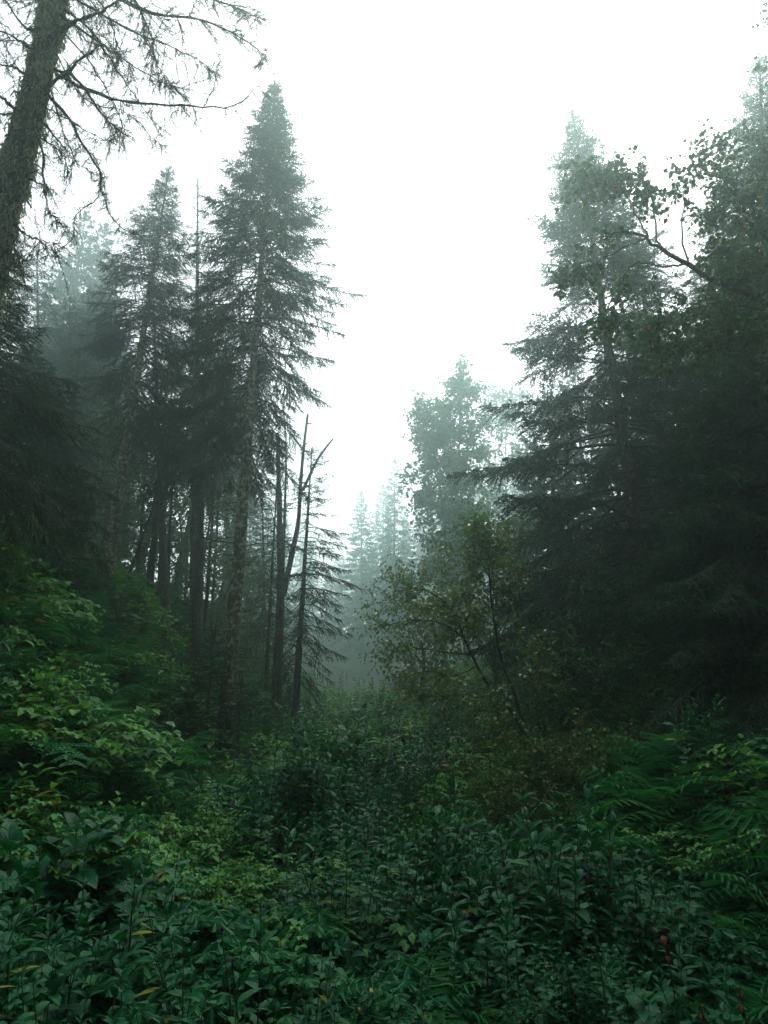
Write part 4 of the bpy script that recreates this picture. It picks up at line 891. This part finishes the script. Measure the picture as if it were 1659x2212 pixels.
def build_cover():
    parts_ = []
    def fld(x, y, f, p): return .5 + .25 * (np.sin(f * x + .6 * f * y + p) + np.sin(.8 * f * y - .5 * f * x + 2.3 * p)) + .18 * np.sin(2.3 * f * x - 1.7 * f * y + p)
    for n, seed, Y0, Y1, a, b, pw in ((4200, 601, 1.5, 9.0, -250, 1900, .65), (3600, 602, 8.0, 20.0, -250, 1900, .75), (2400, 603, 19, 46, -300, 1800, .9), (900, 604, 8, 30, 560, 1080, .8)):
        x, y, rg = scatter(n, seed, Y0, Y1, a, b, pw)
        zf = zone_fern(x, y); u = np.clip(fld(x, y, 1.5, 1.0) + rg.normal(0, .14, n), 0, 1); isf = u < zf
        k = np.where(isf, rg.integers(0, NF, n), 0)
        o1 = NF; o2 = o1 + NT; o3 = o2 + NL; o4 = o3 + NB; o5 = o4 + NG
        mid = np.clip(1 - np.abs(x + .03 * y) / 2.2, 0, 1); near = np.clip((5.5 - y) / 1.5, 0, 1)
        # each kind keeps to patches of its own
        sc_ = np.stack([fld(x, y, 1.3, 2.0) + .25 * mid, fld(x, y, 2.1, 3.3) - .25 + .40 * near, fld(x, y, 1.7, 4.1) - .12 + .75 * np.clip((-(x + .055 * y) - 1.2) / 1.2, 0, 1) + .45 * np.clip((y - 13) / 8, 0, 1) - .35 * near, fld(x, y, 2.6, 5.7) - .18, fld(x, y, 2.2, 6.9) - .33 + .25 * near], 0) + rg.normal(0, .13, (5, n))  # paler bank plants favoured far down the path, standing in for fog light
        w_ = np.argmax(sc_, 0)
        st = np.array([o1, o2, o3, o4, o5])[w_]; ct = np.array([NT, NL, NB, NG, NBG])[w_]
        k = np.where(isf, k, st + (rg.uniform(0, 1, n) * ct).astype(int))
        s = rg.uniform(.55, 1.05, n) * (.48 + .95 * np.clip(fld(x, y, 1.9, .4), 0, 1)) * (1 + np.clip((y - 15) / 40, 0, .5)); s = np.where((y < 4.5), s * .72, s); s = np.where((y < 2.2), s * .8, s)
        s = np.where((x < -.055 * y - 2.4) & (y > 7), s * 1.35, s)
        parts_.append((x, y, k, s, rg.uniform(0, 6.28, n), rg.normal(0, .14, (n, 2))))
    x, y, k, s, rz, tl = [np.concatenate([p[i] for p in parts_]) for i in range(6)]
    ok = (np.hypot(x, y) > 1.45) & (y < 46)
    x, y, k, s, rz, tl = x[ok], y[ok], k[ok], s[ok], rz[ok], tl[ok]
    z = ground_z(x, y) - .03
    return x, y, z, k, s, rz, tl
cx, cyy, cz_, ck, cs, crz, ctl = build_cover()

# the nearest ferns and herbs as plants of their own; the rest as masses
d = np.hypot(cx, cyy); order = np.argsort(d / cs)
vis = np.abs(cx) < .62 * cyy + .3
own = np.zeros(len(cx), bool)
def pick(mask, n):
    i = [j for j in order if mask[j] and vis[j]][:n]; own[i] = True; return i
i_fern = pick(ck < NF, 120); i_tall = pick((ck >= NF) & (ck < NF + NT), 120); i_lobe = pick((ck >= NF + NT) & (ck < NF + NT + NL), 60); i_big = pick(ck >= NF + NT + NL + NB + NG, 30)
def where(x, y):
    mid = -.055 * y
    if y < 3.2: return 'in the front rows'
    if x - mid < -1.1: return 'on the bank below lichened trunk'
    if x > 0.8: return 'in hollow below layered spruce'
    return 'along open middle of clearing'
def own_plant(name, cat, word, plural, j, mesh):
    wh = where(cx[j], cyy[j])
    o = bpy.data.objects.new(name, mesh); COL.objects.link(o)
    o.location = (cx[j], cyy[j], cz_[j]); o.rotation_euler = (ctl[j, 0], ctl[j, 1], crz[j]); o.scale = (cs[j],) * 3
    o['label'] = word + ' ' + wh; o['category'] = cat; o['group'] = plural + ' ' + wh
    return o
for n_, j in enumerate(i_fern):
    if n_ < 26:
        wh = where(cx[j], cyy[j])
        o = thing('fern', 'feathery green fern ' + wh, 'fern', (cx[j], cyy[j], cz_[j]), 'ferns ' + wh, rz=float(crz[j]), scale=float(cs[j]))
        rust = False
        if rust: o['label'] = 'rust-tinged fern with browning fronds ' + wh; o.pop('group', None) if hasattr(o, 'pop') else None
        for k, az, tl_, s_ in fern_layout(700 + n_, 7 + n_ % 3):
            f = part('frond', F_RUST if rust else F_ME[k], o); f.rotation_euler = (0, tl_, az); f.scale = (s_,) * 3
    else: own_plant('fern', 'fern', 'feathery green fern', 'ferns', j, ALLP[ck[j]])
rp = foot(92, 9.5, sink=0.02)
ro = thing('fern', 'browned orange-yellow fern on the open bank below the drooping boughs', 'fern', rp, None, rz=.4, scale=1.25)
for k, az, tl_, s_ in fern_layout(790, 6):
    f = part('frond', F_RUST, ro); f.rotation_euler = (0, tl_, az); f.scale = (s_,) * 3
for j in i_tall: own_plant('tall_herb', 'plant', 'upright leafy herb with pointed leaves', 'upright herbs', j, ALLP[ck[j]])
for j in i_lobe: own_plant('lobed_herb', 'plant', 'low herb with large lobed leaves', 'lobed herbs', j, ALLP[ck[j]])
for j in i_big: own_plant('broad_herb', 'plant', 'broad-leaved herb with long drooping leaves', 'broad-leaved herbs', j, ALLP[ck[j]])
rest = ~own
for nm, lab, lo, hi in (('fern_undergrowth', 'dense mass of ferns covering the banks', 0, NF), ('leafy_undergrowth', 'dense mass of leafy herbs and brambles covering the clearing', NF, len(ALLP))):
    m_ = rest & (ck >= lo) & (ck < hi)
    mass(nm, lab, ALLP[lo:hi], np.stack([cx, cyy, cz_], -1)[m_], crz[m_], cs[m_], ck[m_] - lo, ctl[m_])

# unseen wood beside and behind the viewer, added to shade the foreground: one mass
def unseen_shade_wood():
    mbs = []
    for k in range(2):
        mb, mn = spruce_parts(14.0, (0.2, 0.1, 14.0), 2.9, .08, 150, 900 + k, e_top=35, e_bot=-12, spacing=.24, step=.05, nl=.14, nw=.028)
        ax = trunk_axis((0.2, 0.1, 14.0), 900 + k, 0, 12); V, Q = tubes(ax, np.linspace(.17, .02, 12)[None], 8); mb.add(V, Q)
        off = mb.n; mb.V += mn.V; mb.A += mn.A; mb.n += mn.n; mb.Q += [(q + off, 1) for q, _ in mn.Q]
        mbs.append(mb.mesh('wood', [M_BARKDARK, M_NEEDLE]))
    rg = np.random.default_rng(77); P = []
    while len(P) < 170:
        x, y = rg.uniform(-46, 46), rg.uniform(-40, 62)
        if abs(x) < .62 * (y + 2.5) + 3.2 or math.hypot(x, y) < 4.5 or (x < 0 and 0 < y < 45 and x > -.62 * (y + 2.5) - 12): continue
        if any((x - a) ** 2 + (y - b) ** 2 < 2.6 ** 2 for a, b in P): continue
        P.append((x, y))
    P += [(rg.uniform(-13, 13), rg.uniform(-16, -3.2)) for _ in range(34)]  # extra trees close behind the viewer, added to darken the foreground
    P = np.array(P); n = len(P)
    mass('unseen_shade_woods', 'unseen dark spruce wood beside and behind the viewer, added for shade', mbs, np.stack([P[:, 0], P[:, 1], ground_z(P[:, 0], P[:, 1]) - .1], -1), rg.uniform(0, 6.28, n), rg.uniform(.85, 1.35, n), rg.integers(0, 2, n), rg.normal(0, .02, (n, 2)))
unseen_shade_wood()

# ------------------------------------------------------------------ small accents
def thistle(px, py, Y, label, size=1.0):
    p = at(px, py, Y); g = gz(p[0], p[1]); root = thing('purple_flower', label, 'flower', (p[0], p[1], g)); h = p[2] - g
    mb = MB(); K = 8; t = np.linspace(0, 1, K); P = np.stack([.03 * np.sin(t * 4), .02 * np.sin(t * 3), t * h], -1); V, Q = tubes(P, np.linspace(.005, .0025, K)[None], 5); mb.add(V, Q)
    part('stem', mb.mesh('stem', M_STEM), root)
    rg = np.random.default_rng(int(px)); n = 120; th = rg.uniform(0, 6.28, n); el = rg.uniform(.3, 1.5, n); D = np.stack([np.cos(th) * np.cos(el), np.sin(th) * np.cos(el), np.sin(el)], -1)
    mb = MB(); tris_blades(mb, np.repeat(P[-1:], n, 0), D, nrm(np.cross(D, rg.normal(0, 1, D.shape))), .013 * size, .0016 * size); part('flower_head', mb.mesh('flower_head', M_PURPLE), root)
thistle(566, 2328, 1.9, 'purple thistle flower in the front herbs, brightest and largest', 1.1)
thistle(600, 2442, 1.8, 'dim purple flower low in the front herbs', .8) if False else None
thistle(492, 2012, 2.9, 'bright purple flower head among lobed leaves', 1.2)
thistle(516, 2080, 2.6, 'dull purple flower head hanging below the bright one', 1.0)
thistle(1275, 1900, 3.4, 'dark purple thistle head above the shady ferns', 1.4)
thistle(832, 1752, 5.2, 'tiny purple flower in the middle of the clearing', 1.2)

def dead_leaf(px, py, Y, label, L=.09):
    p = at(px, py, Y); g = gz(p[0], p[1]); h = p[2] - g; rg = np.random.default_rng(int(px + py)); root = thing('withered_plant', label, 'plant', (p[0], p[1], g))
    mb = MB(); K = 8; t = np.linspace(0, 1, K); P = np.stack([.05 * t * np.sin(t * 3), 0 * t, t * h], -1); V, Q = tubes(P, np.linspace(.004, .002, K)[None], 5); mb.add(V, Q); part('stem', mb.mesh('stem', M_TWIG), root)
    mb = MB()
    for q in range(4):
        a = rg.uniform(0, 6.28); curved_leaf(mb, P[-1] - np.array([0, 0, .02 * q]), np.array([cos(a) * .6, sin(a) * .6, -.5]), np.array([cos(a), sin(a), .6]), L * rg.uniform(.7, 1.1), L * .3, .9, rg, outline=OVATE, fold=.6)
    part('leaf', mb.mesh('leaf', M_DEAD), root)
dead_leaf(1428, 2022, 2.7, 'withered stalk with a curled rust-red leaf in the shady ferns', .035)
dead_leaf(1590, 2135, 2.3, 'withered stalk with orange leaves near the shaded corner', .024)
dead_leaf(1508, 2172, 2.2, 'low withered stalk with a small orange leaf among ferns', .022)

# ------------------------------------------------------------------ haze: one even box of air round everything
def haze():
    x0, x1, y0, y1, z0, z1 = GX0 - 3, GX1 + 3, GY0 - 3, GY1 + 3, -2.0, 34.0
    V = [(x, y, z) for z in (z0, z1) for y in (y0, y1) for x in (x0, x1)]
    F = [(0, 2, 3, 1), (4, 5, 7, 6), (0, 1, 5, 4), (2, 6, 7, 3), (0, 4, 6, 2), (1, 3, 7, 5)]
    mb = MB(); mb.add(V, F); m = bpy.data.materials.new('haze_air'); m.use_nodes = True; N = m.node_tree.nodes; N.clear()
    o_ = N.new('ShaderNodeOutputMaterial'); pv = N.new('ShaderNodeVolumePrincipled'); pv.inputs['Color'].default_value = (0.74, 0.96, 0.90, 1); pv.inputs['Density'].default_value = HAZE_DENSITY; pv.inputs['Anisotropy'].default_value = 0.90
    m.node_tree.links.new(pv.outputs[0], o_.inputs['Volume'])
    o = bpy.data.objects.new('haze', mb.mesh('haze', m)); COL.objects.link(o); o['kind'] = 'stuff'; o['label'] = 'pale grey mist filling the forest clearing'
haze()
